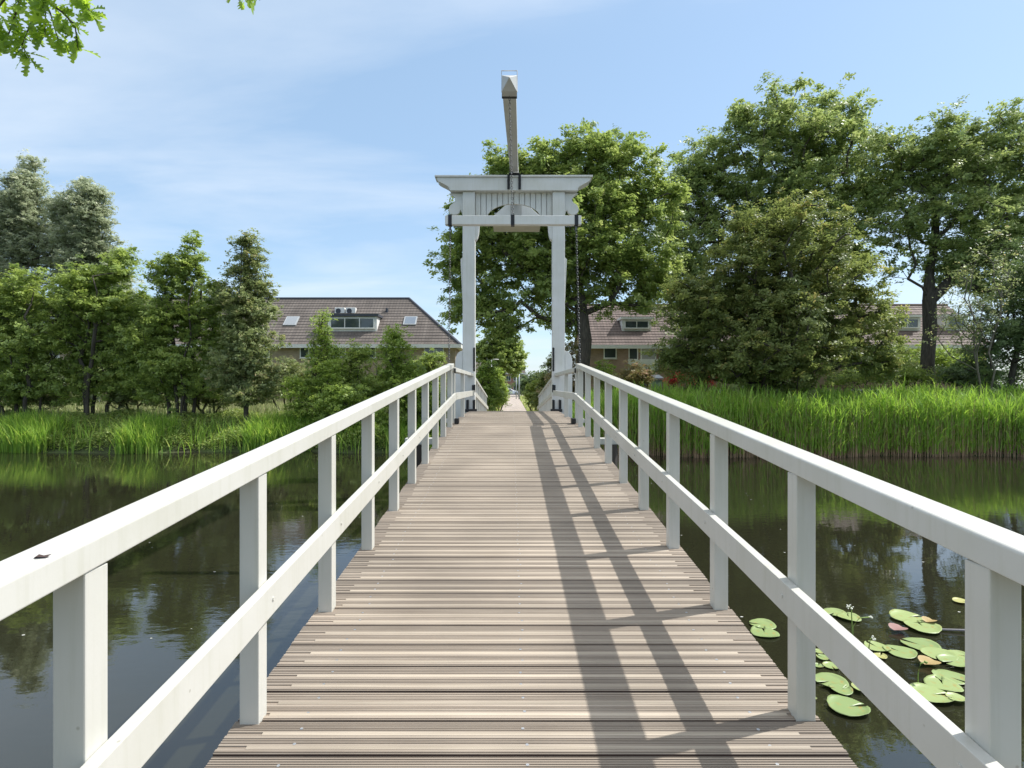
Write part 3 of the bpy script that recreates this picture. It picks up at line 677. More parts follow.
bush('sapling', 'upright leafy sapling in front of the white dormer window', 'sapling', [(322,325,9,16),(323,345,13,16),(325,366,20,20),(318,388,24,18)], 28, 'l_bright', 170, 16000, .11, .35, 25)
bush('shrub', 'bright light-green shrub below the right-hand roof window', 'shrub', [(395,350,18,14),(398,372,22,20),(385,385,24,18),(412,380,16,16),(394,336,9,8)], 30, 'l_bright', 220, 26000, .12, .38, 26)
bush('shrub', 'rounded dark green shrub beside the end corner of the left house', 'shrub', [(432,362,16,12),(432,378,18,14),(418,372,12,12)], 33, 'l_alder', 100, 16000, .11, .35, 27)
bush('shrub', 'broad mid-green shrub with brownish tips below the white dormer', 'shrub', [(355,362,20,14),(340,378,24,18),(365,385,24,20),(350,400,26,18),(360,352,12,10)], 29, 'l_alder', 200, 28000, .11, .38, 28)
bush('shrub', 'tangled green bush at the waterside left of the bridge railing', 'shrub', [(320,415,30,22),(355,425,30,24),(300,395,26,20),(345,400,28,20),(330,375,18,16)], 26.6, 'l_bright', 260, 36000, .10, .36, 29)
bush('shrub', 'large leafy bush behind the left railing posts', 'shrub', [(400,415,30,26),(430,405,26,26),(380,430,28,20),(440,430,20,20),(412,395,22,18)], 26.2, 'l_bright', 260, 38000, .105, .36, 30)
bush('shrub', 'low dark bramble between the left alders and the meadow', 'shrub', [(290,375,20,18),(272,385,14,12),(305,380,16,14)], 31, 'l_alder2', 80, 14000, .11, .36, 31)
for k_, (x_, lab_) in enumerate(((-10,'dark garden shrub at the left edge behind the leaning alder stems'),(60,'dark garden shrub behind the gap between the two leftmost alders'),(125,'dark garden shrub between the bright-topped alder and the two-pointed alder'),(190,'dark garden shrub directly behind the sheaf of thin stems'),(245,'dark garden shrub behind the slender pointed alder'))):
    bush('shrub', lab_, 'shrub', [(x_,378,34,18),(x_+18,388,26,14),(x_-18,372,24,18)], 36, 'l_dark' if k_ % 2 else 'l_alder2', 130, 17000, .13, .42, 70+k_, group='garden shrubs behind the left alders')
for k_, (x_, lab_) in enumerate(((38,'low bramble at the foot of the two leftmost alders'),(140,'low bramble between the bright-topped alder and the two-pointed alder'),(212,'low bramble between the two-pointed alder and the slender alder'))):
    bush('bramble', lab_, 'shrub', [(x_,392,22,11),(x_+16,398,16,9),(x_-16,397,16,9)], 29.3, 'l_alder2', 110, 14000, .10, .34, 90+k_, group='brambles under the left alders')
# hedges along the path
for k, (lst, d, ml, lab) in enumerate([
    ([(487,374,9,15),(482,388,12,20),(492,395,12,16)], 29.5, 'l_bright', 'nearest bright green hedge bush left of the path'),
    ([(493,378,8,10),(495,392,10,14)], 37, 'l_bright', 'second green hedge bush along the left of the path, behind the nearest'),
    ([(497,387,7,9),(499,397,7,9)], 47, 'l_alder', 'farthest green hedge bush along the left of the path'),
    ([(562,372,16,16),(572,355,14,14),(556,392,16,20),(575,385,14,20)], 31, 'l_pink', 'hedge bush with pinkish tips right behind the gate post'),
    ([(548,384,11,15),(545,400,12,12),(555,365,8,12)], 36, 'l_maple', 'dull green hedge bush right of the path'),
    ([(532,394,8,10),(538,400,10,8),(541,386,8,10)], 45, 'l_alder', 'farthest hedge bush right of the path'),
    ]):
    bush('hedge_bush', lab, 'hedge', lst, d, ml, 110, 16000, .10 if d < 33 else .13, .36, 40+k, group='hedge bushes along the path')
bush('shrub', 'yellow-green flowering shrub right of the big trunk', 'shrub', [(603,372,9,11),(610,384,13,9)], 31, 'l_bright', 60, 8000, .11, .34, 50)
bush('shrub', 'buff and green rounded shrub under the white-panelled balcony', 'shrub', [(636,374,18,12),(630,384,18,10),(645,380,14,10)], 30, 'l_pink', 90, 13000, .10, .34, 51)
bush('shrub', 'red-leaved shrub beside the pale green shed', 'shrub', [(684,376,14,7),(700,380,14,7),(675,380,10,6)], 31, 'l_red', 70, 7000, .09, .3, 52)
bush('hedge', 'clipped light green hedge behind the thick ash trunk', 'hedge', [(880,362,24,16),(905,360,26,17),(940,362,26,17),(968,365,20,14),(860,370,20,12)], 37, 'l_bright', 220, 30000, .12, .42, 53, stems=6, stemspread=3)
bush('shrub', 'low dark green bush between the maple and the ash trunk', 'shrub', [(880,372,22,12),(905,378,22,10),(850,378,18,10)], 31, 'l_alder', 110, 15000, .10, .36, 54)
bush('shrub', 'dark bush under the thick ash trunk right side', 'shrub', [(950,376,20,10),(975,378,18,12)], 31, 'l_dark', 90, 12000, .10, .36, 55)

# far wood beyond everything
rg = np.random.RandomState(77)
n = 60000; X = rg.uniform(-260, 260, n); ht = 8+3*np.sin(X*.07)+2.5*np.sin(X*.19+2)+1.2*np.sin(X*.53); ht = np.where((X > 4) & (X < 34), ht*.35, ht)
Z = rg.uniform(0,1,n)**.7*ht; Yv = 215+rg.uniform(-8,8,n)*np.sqrt(np.clip(1-(Z/ht)**2,0,1))
V = leaves(rg, np.stack([X,Yv,Z],1), .9)
tag(np_mesh('distant_wood', V, 4, M['l_dark'], rg.uniform(size=n)), 'distant belt of trees on the horizon', 'wood', kind='stuff')

# ------------------------------------------------------------------ reeds and grass
def blades(rg, P, H, W, lean, segs=3, droop=.3):
    n = len(P); ang = rg.uniform(0,2*np.pi,n); dirv = np.stack([np.cos(ang),np.sin(ang),np.zeros(n)],1)
    side = np.stack([-np.sin(ang+rg.normal(size=n)*.8),np.cos(ang),np.zeros(n)],1); side /= np.linalg.norm(side,axis=1)[:,None]
    ln = lean*rg.uniform(.2,1.5,n)
    quads = []
    for k in range(segs):
        out_ = []
        for t in (k/segs, (k+1)/segs):
            h = H*(t-droop*ln*t**3*.6); o_ = ln*H*t**2
            c = P+dirv*o_[:,None]; c[:,2] += h
            wv = W*(1-t**1.5*.92) if np.isscalar(W) else W*(1-t**1.5*.92)
            out_.append((c-side*np.reshape(wv,(-1,1))*.5, c+side*np.reshape(wv,(-1,1))*.5))
        quads.append(np.stack([out_[0][0], out_[0][1], out_[1][1], out_[1][0]],1))
    return np.concatenate(quads,0).reshape(-1,3)
def patch_h(x, y): return .5+.5*np.sin(x*.9+1.3*np.sin(x*.37))*np.sin(x*.31+y*.7)
shv = np.vectorize(shore); gzv = np.vectorize(gz)
# right reeds
rg = np.random.RandomState(5); n = 24000
X = rg.uniform(2.6, 34, n); off = rg.uniform(0,1,n)**1.2*4.2-.25; Y = shv(X)+off
Z = np.maximum(gzv(X,Y), -.05)
patch = patch_h(X,Y); H = (2.12+.40*patch+.16*np.sin(X*3.1+Y*2)+rg.normal(size=n)*.27-Z*.85)*np.clip((X-1.6)/2.2,.45,1)
stemV = blades(rg, np.stack([X,Y,Z],1), H*.93, .014, .05, 2)
tag(np_mesh('reed_stems', stemV, 4, M['reed_stem'], rg.uniform(size=n*2)), 'buff dry stems at the foot of the right reed bed', 'reeds', kind='stuff')
m = 5; Pb = np.repeat(np.stack([X,Y,Z],1), m, 0); Hb = np.repeat(H, m); t0 = rg.uniform(.06,.85,n*m); Pb[:,2] += Hb*t0; Pb[:,:2] += rg.normal(size=(n*m,2))*.03
LV = blades(rg, Pb, np.minimum(Hb*(1.05-t0), rg.uniform(.4,.8,n*m)), .042, .65, 3, .5)
shade = np.clip(np.tile(np.repeat(.35*patch+.5*rg.uniform(size=n), m)+.2*rg.uniform(size=n*m),3),0,1)
tag(np_mesh('reed_bed', LV, 4, M['reed'], shade), 'tall bright green reed bed along the right bank', 'reeds', kind='stuff')
# left waterside: reed tufts and nettles
rg = np.random.RandomState(6); n = 26000
X = rg.uniform(-36,-1.6,n); clump = np.sin(X*1.1+.6)+.6*np.sin(X*2.7+1)
X = X[(clump > .25) & (rg.uniform(size=n) < .75) | (rg.uniform(size=n) < .05)]; n = len(X)
Y = shv(X)+rg.uniform(0,1,n)*1.7-.15; Z = np.maximum(gzv(X,Y),-.05)
H = 1.0+.28*patch_h(X*2,Y)+rg.normal(size=n)*.14
LV = blades(rg, np.stack([X,Y,Z],1), H, .05, .4, 3, .5)
tag(np_mesh('iris_reeds', LV, 4, M['reed'], np.clip(rg.uniform(size=n*3),0,1)), 'bright tufts of sword-leaved reeds along the left waterline', 'reeds', kind='stuff')
n = 120000; X = rg.uniform(-38,-1.5,n); Y = shv(X)+rg.uniform(0,1,n)*4.5; bump_ = .75+.35*np.sin(X*1.7)*np.sin(X*.6+Y)
Z = np.maximum(gzv(X,Y),0)+rg.uniform(0,1,n)**.7*bump_*(.85-.3*np.minimum(1,(Y-shv(X))/2.5))
V = leaves(rg, np.stack([X,Y,Z],1), .10, .5)
tag(np_mesh('bank_herbs', V, 4, M['l_alder'], rg.uniform(size=n)), 'leafy nettles and herbs covering the left bank', 'plants', kind='stuff')
# right bank herbs behind reeds, hiding soil
n = 50000; X = rg.uniform(2,36,n); Y = shv(X)+rg.uniform(2.5,8,n); Z = gzv(X,Y)+rg.uniform(0,1,n)**.8*.6
V = leaves(rg, np.stack([X,Y,Z],1), .12, .5)
tag(np_mesh('undergrowth', V, 4, M['l_alder'], rg.uniform(size=n)), 'low undergrowth behind the right reed bed', 'plants', kind='stuff')
# meadow left
n = 60000; X = rg.uniform(-42,-2.5,n); Y = rg.uniform(28.5,52,n); Z = gzv(X,Y)
V = blades(rg, np.stack([X,Y,Z],1), rg.uniform(.5,.95,n), .03, .3, 2)
tag(np_mesh('meadow_grass', V, 4, M['meadow'], rg.uniform(size=n*2)), 'tall pale flowering meadow grass behind the left bank', 'grass', kind='stuff')
# verge grass right and by the path
n = 45000; X = rg.uniform(-3.5,14,n); X = np.where((X > -1.1) & (X < 1.55), X+3.2, X); Y = rg.uniform(25,48,n); Z = gzv(X,Y)
V = blades(rg, np.stack([X,Y,Z],1), rg.uniform(.2,.6,n), .025, .3, 2)
tag(np_mesh('verge_grass', V, 4, M['grass'], rg.uniform(size=n*2)), 'rough green verge grass beside the path', 'grass', kind='stuff')

n = 30000; X = rg.uniform(-5,7,n); X = np.where((X > -1.1) & (X < 1.55), np.where(X > .2, X+1.8, X-1.8), X); Y = rg.uniform(48,113,n); Z = gzv(X,Y)
V = blades(rg, np.stack([X,Y,Z],1), rg.uniform(.15,.6,n), .05, .3, 2)
tag(np_mesh('verge_grass', V, 4, M['grass'], rg.uniform(size=n*2)), 'grass verges along the far stretch of the path', 'grass', kind='stuff')

# ------------------------------------------------------------------ houses
def slope_pt(py, ye, ze, k):     # pixel row on a roof slope z=ze+k(Y-ye)
    y = (ze-k*ye-EYE)/((VY-py)/F-k); return y, ze+k*(y-ye)
def window(root, x0, x1, z0, z1, y, nm='window', frame='trim', mull=1, curtain=False):
    mb = MB(); t = .07
    mb.box(x0,x1,y-.05,y+.02,z0,z0+t); mb.box(x0,x1,y-.05,y+.02,z1-t,z1); mb.box(x0,x0+t,y-.05,y+.02,z0+t,z1-t); mb.box(x1-t,x1,y-.05,y+.02,z0+t,z1-t)
    for i in range(1,mull+1):
        c_ = x0+(x1-x0)*i/(mull+1); mb.box(c_-.03,c_+.03,y-.045,y+.02,z0+t,z1-t)
    f = mb.build(nm, M[frame], root)
    g = MB(); g.box(x0+t,x1-t,y-.02,y-.008,z0+t,z1-t); g.build('pane', M['glass'], f)
    s_ = MB(); s_.box(x0-.05,x1+.05,y-.10,y+.0,z0-.06,z0-.002); s_.build('sill', M['cream'], f)
    if curtain:
        c_ = MB()
        for i in range(14):
            a = x0+t+(x1-x0-2*t)*i/14; c_.box(a+.01, a+(x1-x0-2*t)/14-.02, y-.034,y-.022, z0+t+.0, z1-t)
        c_.build('curtain', M['curtain'], f)
    return f
def roof(root, x0, x1, ye, ze, yr, zr_, tile, hipL, hipR, over=.35):
    k = (zr_-ze)/(yr-ye); ye2 = ye-over; ze2 = ze-over*k; n = int(math.hypot(yr-ye2, zr_-ze2)/.34); mb = MB()
    run = yr-ye2; yb = yr+run
    def inset(t, hip): return (-over+ t*run) if hip else -over*.6
    for i in range(n):
        t0, t1 = i/n, (i+1)/n
        for sgn in (0, 1):
            ya, yb_2 = (ye2+run*t0, ye2+run*t1) if sgn == 0 else (yb-run*t0, yb-run*t1)
            za, zb_ = ze2+(zr_-ze2)*t0, ze2+(zr_-ze2)*t1
            xa0, xb0 = x0+inset(t0,hipL), x1-inset(t0,hipR); xa1, xb1 = x0+inset(t1,hipL), x1-inset(t1,hipR)
            lift = .045
            mb.add([(xa0,ya,za),(xb0,ya,za),(xb0,ya,za+lift),(xa0,ya,za+lift),(xb1,yb_2,zb_+.004),(xa1,yb_2,zb_+.004)], [(0,1,2,3),(3,2,4,5)])
        for hip, sx, X0 in ((hipL,-1,x0),(hipR,1,x1)):
            if hip:
                def e(t): return X0+sx*(over-t*run)
                za, zb_ = ze2+(zr_-ze2)*t0, ze2+(zr_-ze2)*t1
                mb.add([(e(t0),ye2+run*t0,za),(e(t0),yb-run*t0,za),(e(t0),yb-run*t0,za+.045),(e(t0),ye2+run*t0,za+.045),(e(t1),yb-run*t1,zb_+.004),(e(t1),ye2+run*t1,zb_+.004)], [(0,1,2,3),(3,2,4,5)])
    r = mb.build('roof', M[tile], root)
    rd = MB(); a0 = x0+(run-over if hipL else -over*.6); a1 = x1-(run-over if hipR else -over*.6)
    rd.tube([(a0,yr,zr_+.03),(a1,yr,zr_+.03)], .1, 8)
    if hipR: rd.tube([(a1,yr,zr_+.03),(x1+over,ye2,ze2+.05)], .09, 8); rd.tube([(a1,yr,zr_+.03),(x1+over,yb,ze2+.05)], .09, 8)
    if hipL: rd.tube([(a0,yr,zr_+.03),(x0-over,ye2,ze2+.05)], .09, 8)
    rd.build('ridge', M['darktrim'] if tile == 'rooftile' else M[tile], r)
    gt = MB(); gt.box(x0-over,x1+over,ye2-.13,ye2-.005,ze2-.24,ze2+.02)
    gt.box(x1+over+.005,x1+over+.12,ye2-.13,yb,ze2-.24,ze2+.02)
    gt.box(x0-over-.12,x0-over-.005,ye2-.13,yb,ze2-.24,ze2+.02)
    gt.box(x0-over,x1+over,ye2,yb,ze2-.20,ze2-.14); gt.build('gutter', M['trim'], root)
    return r, k
def gable_wall(root, x0, x1, y0, y1, z0, z1, m, gx=None, zr_=None):
    mb = MB(); mb.box(x0,x1,y0,y1,z0,z1)
    if zr_:
        for X in gx:
            mb.prism_yz([(y0,z1+.002),(y1,z1+.002),((y0+y1)/2,zr_-.15)], X-.1, X+.1)
    return mb.build('wall', M[m], root)
def dormer(root, px0, px1, py0, py1, ye, ze, k, mull=2, top='darktrim'):
    y0, zb_ = slope_pt(py1, ye, ze, k); x0, x1 = (px0-VX)*y0/F, (px1-VX)*y0/F; zt_ = EYE-(py0-VY)*y0/F
    y0 -= .05; yb = y0+(zt_-zb_)/k+.1
    mb = MB(); mb.box(x0,x1,y0,yb,zb_-.05,zt_-.12); d = mb.build('dormer', M['trim'], root)
    r = MB(); r.box(x0-.15,x1+.15,y0-.2,yb+.1,zt_-.118,zt_+.06); r.build('dormer_roof', M[top], d)
    window(d, x0+.18, x1-.18, zb_+.18, zt_-.2, y0-.02, mull=mull)
    return d
def skylight(root, px0, px1, py0, py1, ye, ze, k):
    ya, za = slope_pt(py1, ye, ze, k); yb, zb_ = slope_pt(py0, ye, ze, k); x0, x1 = (px0-VX)*ya/F, (px1-VX)*ya/F
    nrm = Vector((0,-k,1)).normalized()
    def q(mb, i, o_, o2):
        a = Vector((0,yb-ya,zb_-za)); u = a.normalized()
        p = [Vector((x0+i,ya,za))+u*i, Vector((x1-i,ya,za))+u*i, Vector((x1-i,yb,zb_))-u*i, Vector((x0+i,yb,zb_))-u*i]
        mb.loft([[v+nrm*o_ for v in p],[v+nrm*o2 for v in p]])
    mb = MB(); q(mb,0,.02,.11); f = mb.build('skylight', M['polegrey'], root)
    g = MB(); q(g,.09,.112,.118); g.build('pane', M['skyglass'], f)
# left row
LH = empty('row_house', (-20, 41, .6)); tag(LH, 'tan brick row houses with brown hipped tiled roof and white dormer on the left bank', 'house')
LO = (20,-41,-.6)
ye, ze, yr, zrg = 41.35, 6.15, 45.4, 9.78
X0, X1 = -46, -4.05
sub = empty('body', LO, LH)
gable_wall(LH, X0, X1, ye, 49.45, .4, ze-.2, 'brick').location = LO
def reloc(root, off, before):
    for o in root.children:
        if o.name not in before and o.type == 'MESH': o.location = off
before = set()
r, k = roof(LH, X0, X1, ye, ze, yr, zrg, 'rooftile', False, True)
for (a,b,c,d,m) in ((333,346,346.5,357,1),(361,376,346.5,358,1),(424,444,345.5,356,1),(300,318,347,358,1),(250,270,347,358,2),(150,175,347,358,2),(90,110,347,358,1),(40,60,347,358,1)):
    window(LH, (a-VX)*ye/F, (b-VX)*ye/F, EYE-(d-VY)*ye/F, EYE-(c-VY)*ye/F, ye-.01, mull=m)
for (a,b) in ((300,330),(350,372),(400,420),(180,215),(60,100)):
    window(LH, (a-VX)*ye/F, (b-VX)*ye/F, 1.3, 2.9, ye-.01, mull=2)
dormer(LH, 328, 377, 315, 331, ye, ze, k, 2)
dormer(LH, 120, 160, 315, 331, ye, ze, k, 2); dormer(LH, 20, 60, 315, 331, ye, ze, k, 2)
skylight(LH, 283, 296, 317.5, 326, ye, ze, k); skylight(LH, 403, 416, 317.5, 325.5, ye, ze, k); skylight(LH, 211, 223, 298+20, 327, ye, ze, k)
for px in (339, 350):
    mb = MB(); y0, z0 = slope_pt(315, ye, ze, k); xx = PX(px, y0); zb_ = z0+.05
    mb.box(xx-.38,xx+.38,y0+.15,y0+.5,zb_,zb_+.55); a = mb.build('air_conditioner', M['trim'], LH, bevel=.02)
    f = MB(); f.tube([(xx-.1,y0+.13,zb_+.28),(xx-.1,y0+.148,zb_+.28)], .2, 16); f.build('fan', M['darktrim'], a)
mb = MB(); y0, z0 = slope_pt(312, ye, ze, k); xx = PX(387, y0); mb.tube([(xx,y0,z0-.1),(xx,y0,z0+.3)], .1, 10); mb.build('vent_pipe', M['darktrim'], LH)
bpy.data.objects.remove(sub)
for o in LH.children: o.location = LO
# right row
RH = empty('row_house', (20, 41.7, .3)); RO = (-20,-41.7,-.3); tag(RH, 'brown brick row houses with reddish tiled roof, dormers and balcony behind the right trees', 'house')
ye, ze, yr, zrg = 41.9, 6.1, 46.0, 9.35; X0, X1 = 5.7, 35
gable_wall(RH, X0, X1, ye, 50.1, .1, ze-.2, 'brick_brown', (X0+.1, X1-.1), zrg)
r, k = roof(RH, X0, X1, ye, ze, yr, zrg, 'rooftile2', False, False)
for (a,b,c,d,m,cu) in ((603.6,616.5,344.5,358.5,0,0),(628.5,638,346,360,0,0),(640.5,656,345.5,360,0,1),(659,667,346,360,0,0),(700,720,346,358,1,1),(760,790,346,358,1,0),(840,860,346,358,1,0),(931,944,345,357,1,1),(880,895,346,358,1,0)):
    window(RH, (a-VX)*ye/F, (b-VX)*ye/F, EYE-(d-VY)*ye/F, EYE-(c-VY)*ye/F, ye-.01, mull=m, curtain=bool(cu))
for (a,b) in ((600,620),(640,662),(700,740),(850,880),(900,930)):
    window(RH, (a-VX)*ye/F, (b-VX)*ye/F, 1.0, 2.6, ye-.01, mull=1)
dormer(RH, 622, 651, 318, 331, ye, ze, k, 1, 'trim'); dormer(RH, 893, 920, 316, 330.5, ye, ze, k, 1, 'trim'); dormer(RH, 944, 967, 315.5, 330, ye, ze, k, 0, 'trim'); dormer(RH, 720, 750, 318, 331, ye, ze, k, 1, 'trim')
mb = MB(); a, b = PX(628,41), PX(657,41); mb.box(a,b,40.9,40.96,PZ(369,41),PZ(360,41)); mb.box(a,b,40.96,ye-.01,PZ(369,41)-.1,PZ(369,41)-.002)
for i in range(6): xx = a+(b-a)*i/5; mb.box(xx-.03,xx+.03,40.86,40.898,PZ(370,41),PZ(359,41))
mb.build('balcony', M['trim'], RH)
for o in RH.children: o.location = RO
# far house at the end of the street
FH = empty('brick_house', (2, 168, .3)); tag(FH, 'distant red brick house with white windows at the end of the path', 'house')
mb = MB(); mb.box(-16,4,168,177,.2,6.3); mb.build('wall', M['brick_red'], FH)
roof(FH, -16, 4, 168, 6.4, 172.5, 9.6, 'rooftile', False, False)
for i in range(9):
    for z in (1.1, 3.9): window(FH, -15+i*2.25, -13.6+i*2.25, z, z+1.5, 167.99, mull=1)
for o in FH.children: o.location = (-2,-168,-.3)

# ------------------------------------------------------------------ street things
def lamp(px, py, d, r, arm, label, name='street_lamp', gr='path lamps'):
    X = PX(px,d); zt_ = PZ(py,d); g = gz(X,d); root = empty(name, (X,d,g)); tag(root, label, 'street lamp', gr)
    mb = MB(); mb.tube([(0,0,-.1),(0,0,zt_-g)], [r, r*.65], 10); mb.build('pole', M['polegrey'], root, smooth=True)
    if arm:
        mb = MB(); mb.tube([(0,0,zt_-g-.02),(arm*.6,0,zt_-g+.03)], .03, 6); mb.build('arm', M['polegrey'], root)
        mb = MB(); mb.loft([[(arm*.35,-.07,zt_-g+.02),(arm*.35,.07,zt_-g+.02),(arm*.35,.06,zt_-g+.09),(arm*.35,-.06,zt_-g+.09)],[(arm*1.3,-.09,zt_-g+.02),(arm*1.3,.09,zt_-g+.02),(arm*1.3,.05,zt_-g+.07),(arm*1.3,-.05,zt_-g+.07)]]); mb.build('lamp_head', M['trim'], root)
    else:
        mb = MB(); mb.tube([(0,0,zt_-g),(0,0,zt_-g+.12),(0,0,zt_-g+.3)], [r*.6, r*1.1, r*.3], 10); mb.build('lamp_head', M['polegrey'], root)
lamp(491.5, 360, 43, .05, .42, 'nearer lamp with a white arm rising out of the left hedge by the path')
lamp(501.5, 369, 66, .05, .42, 'farther lamp with a white arm above the left hedge by the path')
lamp(516.3, 374, 100, .09, 0, 'thinner and shorter of the two grey posts at the path end', gr='grey posts at the path end')
lamp(519.2, 368, 97, .14, 0, 'thicker and taller of the two grey posts at the path end', gr='grey posts at the path end')
# parked car (side on, nose to the right)
car = empty('parked_car', (-.1, 140, .38)); tag(car, 'white car parked across the far end of the path', 'car')
prof = [(-2.1,.35),(-2.12,.8),(-2.0,.95),(-1.7,1.02),(-1.3,1.38),(-.9,1.46),(.1,1.44),(.8,1.02),(1.75,.88),(2.05,.7),(2.1,.35),(1.7,.24),(-1.75,.24)]
mb = MB(); rings = []
for y, sx, sz in ((-.86,.96,.9),(-.8,1,.97),(-.4,1,1.0),(.4,1,1.0),(.8,1,.97),(.86,.96,.9)):
    rings.append([(x*sx, y if z < .95 else y*.82, .24+(z-.24)*sz) for x, z in prof])
mb.loft(rings); mb.build('body', M['carpaint'], car, bevel=.03)
for y in (-.83,.83):
    mb = MB(); s_ = 1 if y > 0 else -1; 
    for pts in ([(-1.45,1.03),(-1.2,1.33),(-.62,1.38),(-.62,1.03)],[(-.56,1.03),(-.56,1.38),(.05,1.37),(.55,1.05)]):
        mb.prism_xz(pts, y*.93, y*.93+s_*.02) if s_ > 0 else mb.prism_xz(pts, y*.93-.02, y*.93)
    mb.build('side_window', M['glass'], car)
    for x in (-1.3,1.3):
        wv = MB(); wv.tube([(x,y-s_*.14,.31),(x,y+s_*.04,.31)], .31, 20); wo = wv.build('wheel', M['rubber'], car)
        rv = MB(); rv.tube([(x,y+s_*.03,.31),(x,y+s_*.05,.31)], .19, 16); rv.build('rim', M['steel'], wo)
mb = MB(); mb.box(1.98,2.1,-.75,-.45,.6,.75); mb.build('headlight', M['skyglass'], car); mb = MB(); mb.box(1.98,2.1,.45,.75,.6,.75); mb.build('headlight', M['skyglass'], car)
# shed and fence on right bank
X = PX(654,33); sh = empty('garden_shed', (X,33,gz(X,33))); tag(sh, 'small pale green garden shed between the buff shrub and the red shrub', 'shed')
mb = MB()
for i in range(7): mb.box(-.45+i*.13, -.325+i*.13, 0, .9, 0, 2.1)
mb.build('wall', M['shed'], sh)
mb = MB(); mb.loft([[(-.55,-.1,2.1),(.55,-.1,2.1),(.55,-.1,2.2),(-.55,-.1,2.2)],[(-.55,1.0,2.3),(.55,1.0,2.3),(.55,1.0,2.4),(-.55,1.0,2.4)]]); mb.build('roof', M['polegrey'], sh)
fx0, fx1 = PX(820,30), PX(892,30); fr = empty('wooden_fence', ((fx0+fx1)/2,30,gz(16,30))); tag(fr, 'low brown rail fence behind the right reeds near the maple', 'fence')
hwf = (fx1-fx0)/2
mb = MB(); mb.box(-hwf,hwf,-.03,.0,1.62,1.78); mb.build('rail', M['wood'], fr)
for i in range(4):
    x = -hwf+.1+i*(2*hwf-.2)/3; mb = MB(); mb.box(x-.05,x+.05,.003,.1,-.1,1.8); mb.build('post', M['wood'], fr)

# ------------------------------------------------------------------ oak overhead
def oak_leaf(mb, base, tip, nrm, L_, rgn):
    d = (tip-base).normalized(); s = d.cross(nrm).normalized(); n = s.cross(d)
    half = [(0,.02),(.12,.05),(.2,.16),(.27,.20),(.31,.10),(.4,.13),(.46,.30),(.53,.33),(.56,.16),(.63,.17),(.70,.34),(.78,.33),(.80,.15),(.87,.17),(.92,.22),(.97,.13),(1.0,.0)]
    pts = [(t, wv*rgn.uniform(.85,1.15)) for t, wv in half]; cr = rgn.uniform(-.25,.25)
    b0 = len(mb.v); rn = rgn.uniform(0,1)
    def P(t, wv): return base+d*(t*L_)+s*(wv*L_)+n*(-.25*L_*(t-.4)**2+abs(wv)*L_*(.35+cr))
    for t, wv in pts: mb.v += [tuple(P(t,0)), tuple(P(t,wv)), tuple(P(t,-wv))]
    for i in range(len(pts)-1):
        a, b = b0+i*3, b0+(i+1)*3
        mb.f += [(a,a+1,b+1,b),(a,b,b+2,a+2)]; mb.r += [rn]*2; mb.m += [0]*2
oak = empty('oak_tree', (-8.5,-2.2,.6)); tag(oak, 'overhanging oak whose lobed leaves hang into the top left corner', 'tree'); OO = Vector((8.5,2.2,-.6))
rgn = random.Random(4); D0 = 3.9
def OP(px, py, d=D0): return Vector((PX(px,d), d, PZ(py,d)))
tw = MB(); lf = MB()
tb = MB(); tb.tube([(-8.5,-2.2,.3),(-8.45,-2.1,2.5),(-8.3,-1.9,4.8),(-7.9,-1.5,7.5),(-7.6,-1.3,10)], [.42,.33,.3,.2,.08], 14)
tb.tube([(-8.35,-2.0,4.6),(-7.2,-.6,5.9),(-5.8,1.4,6.6),(-4.4,3.0,6.7),(-3.2,3.9,6.45)], [.2,.14,.1,.06,.04], 10)
tb.tube([(-5.8,1.4,6.6),(-4.2,2.4,7.3),(-2.5,3.6,6.8),(-1.7,3.9,6.15)], [.08,.06,.035,.018], 8)
o = tb.build('trunk', M['bark'], oak, smooth=True); o.location = OO
def sprig(pts, nleaf, L0=.11):
    P_ = [Vector(p) for p in pts]; tw = MB(); tw.tube(P_, [.009,.007,.005,.003][:len(P_)] if len(P_) <= 4 else .005, 5)
    tw.build('twig', M['bark'], oak).location = OO
    for i in range(int(nleaf*2.4)):
        t = rgn.uniform(.15,1)*(len(P_)-1); a = int(min(t, len(P_)-1.001)); q = P_[a].lerp(P_[a+1], t-a)
        dr = Vector((rgn.uniform(-1,1), rgn.uniform(-.8,.8), rgn.uniform(-1.1,.5))).normalized(); dr = (dr+(P_[-1]-P_[0]).normalized()*.5).normalized()
        nn_ = Vector((rgn.uniform(-.5,.5), rgn.uniform(-1.0,.3), rgn.uniform(.2,1))).normalized(); l_ = L0*rgn.uniform(.65,1.15)
        oak_leaf(lf, q+dr*.01, q+dr*l_, nn_, l_, rgn)
e1 = Vector((-3.2,3.9,6.45))
sprig([e1, OP(45,-40), OP(46,-5), OP(45,35)], 14)
sprig([OP(45,-30), OP(20,0), OP(12,25), OP(5,45)], 18)
sprig([OP(46,0), OP(62,12), OP(75,25), OP(78,50)], 14)
sprig([OP(46,5), OP(30,25), OP(22,45), OP(30,60)], 14)
sprig([OP(60,-30), OP(75,-10), OP(88,8), OP(92,14)], 14)
sprig([OP(60,-30), OP(40,-10), OP(50,12), OP(58,40)], 10)
sprig([OP(20,-20), OP(0,5), OP(-10,25), OP(-5,40)], 14)
sprig([OP(-10,-50), OP(-30,-10), OP(-30,20)], 12)
sprig([Vector((-1.7,3.9,6.15)), OP(225,-30), OP(236,-6), OP(240,2)], 4)
sprig([Vector((-1.7,3.9,6.15)), OP(240,-30), OP(248,-6), OP(260,0)], 5)
for i in range(26):   # foliage along the boughs above the frame
    t = rgn.uniform(0,1); q = Vector((-7.2,-.6,6.2)).lerp(e1, t)+Vector((rgn.uniform(-.5,.5),rgn.uniform(-.5,.5),rgn.uniform(.15,.8)))
    sprig([q, q+Vector((.2,.1,.05)), q+Vector((.35,.25,-.05))], 9)
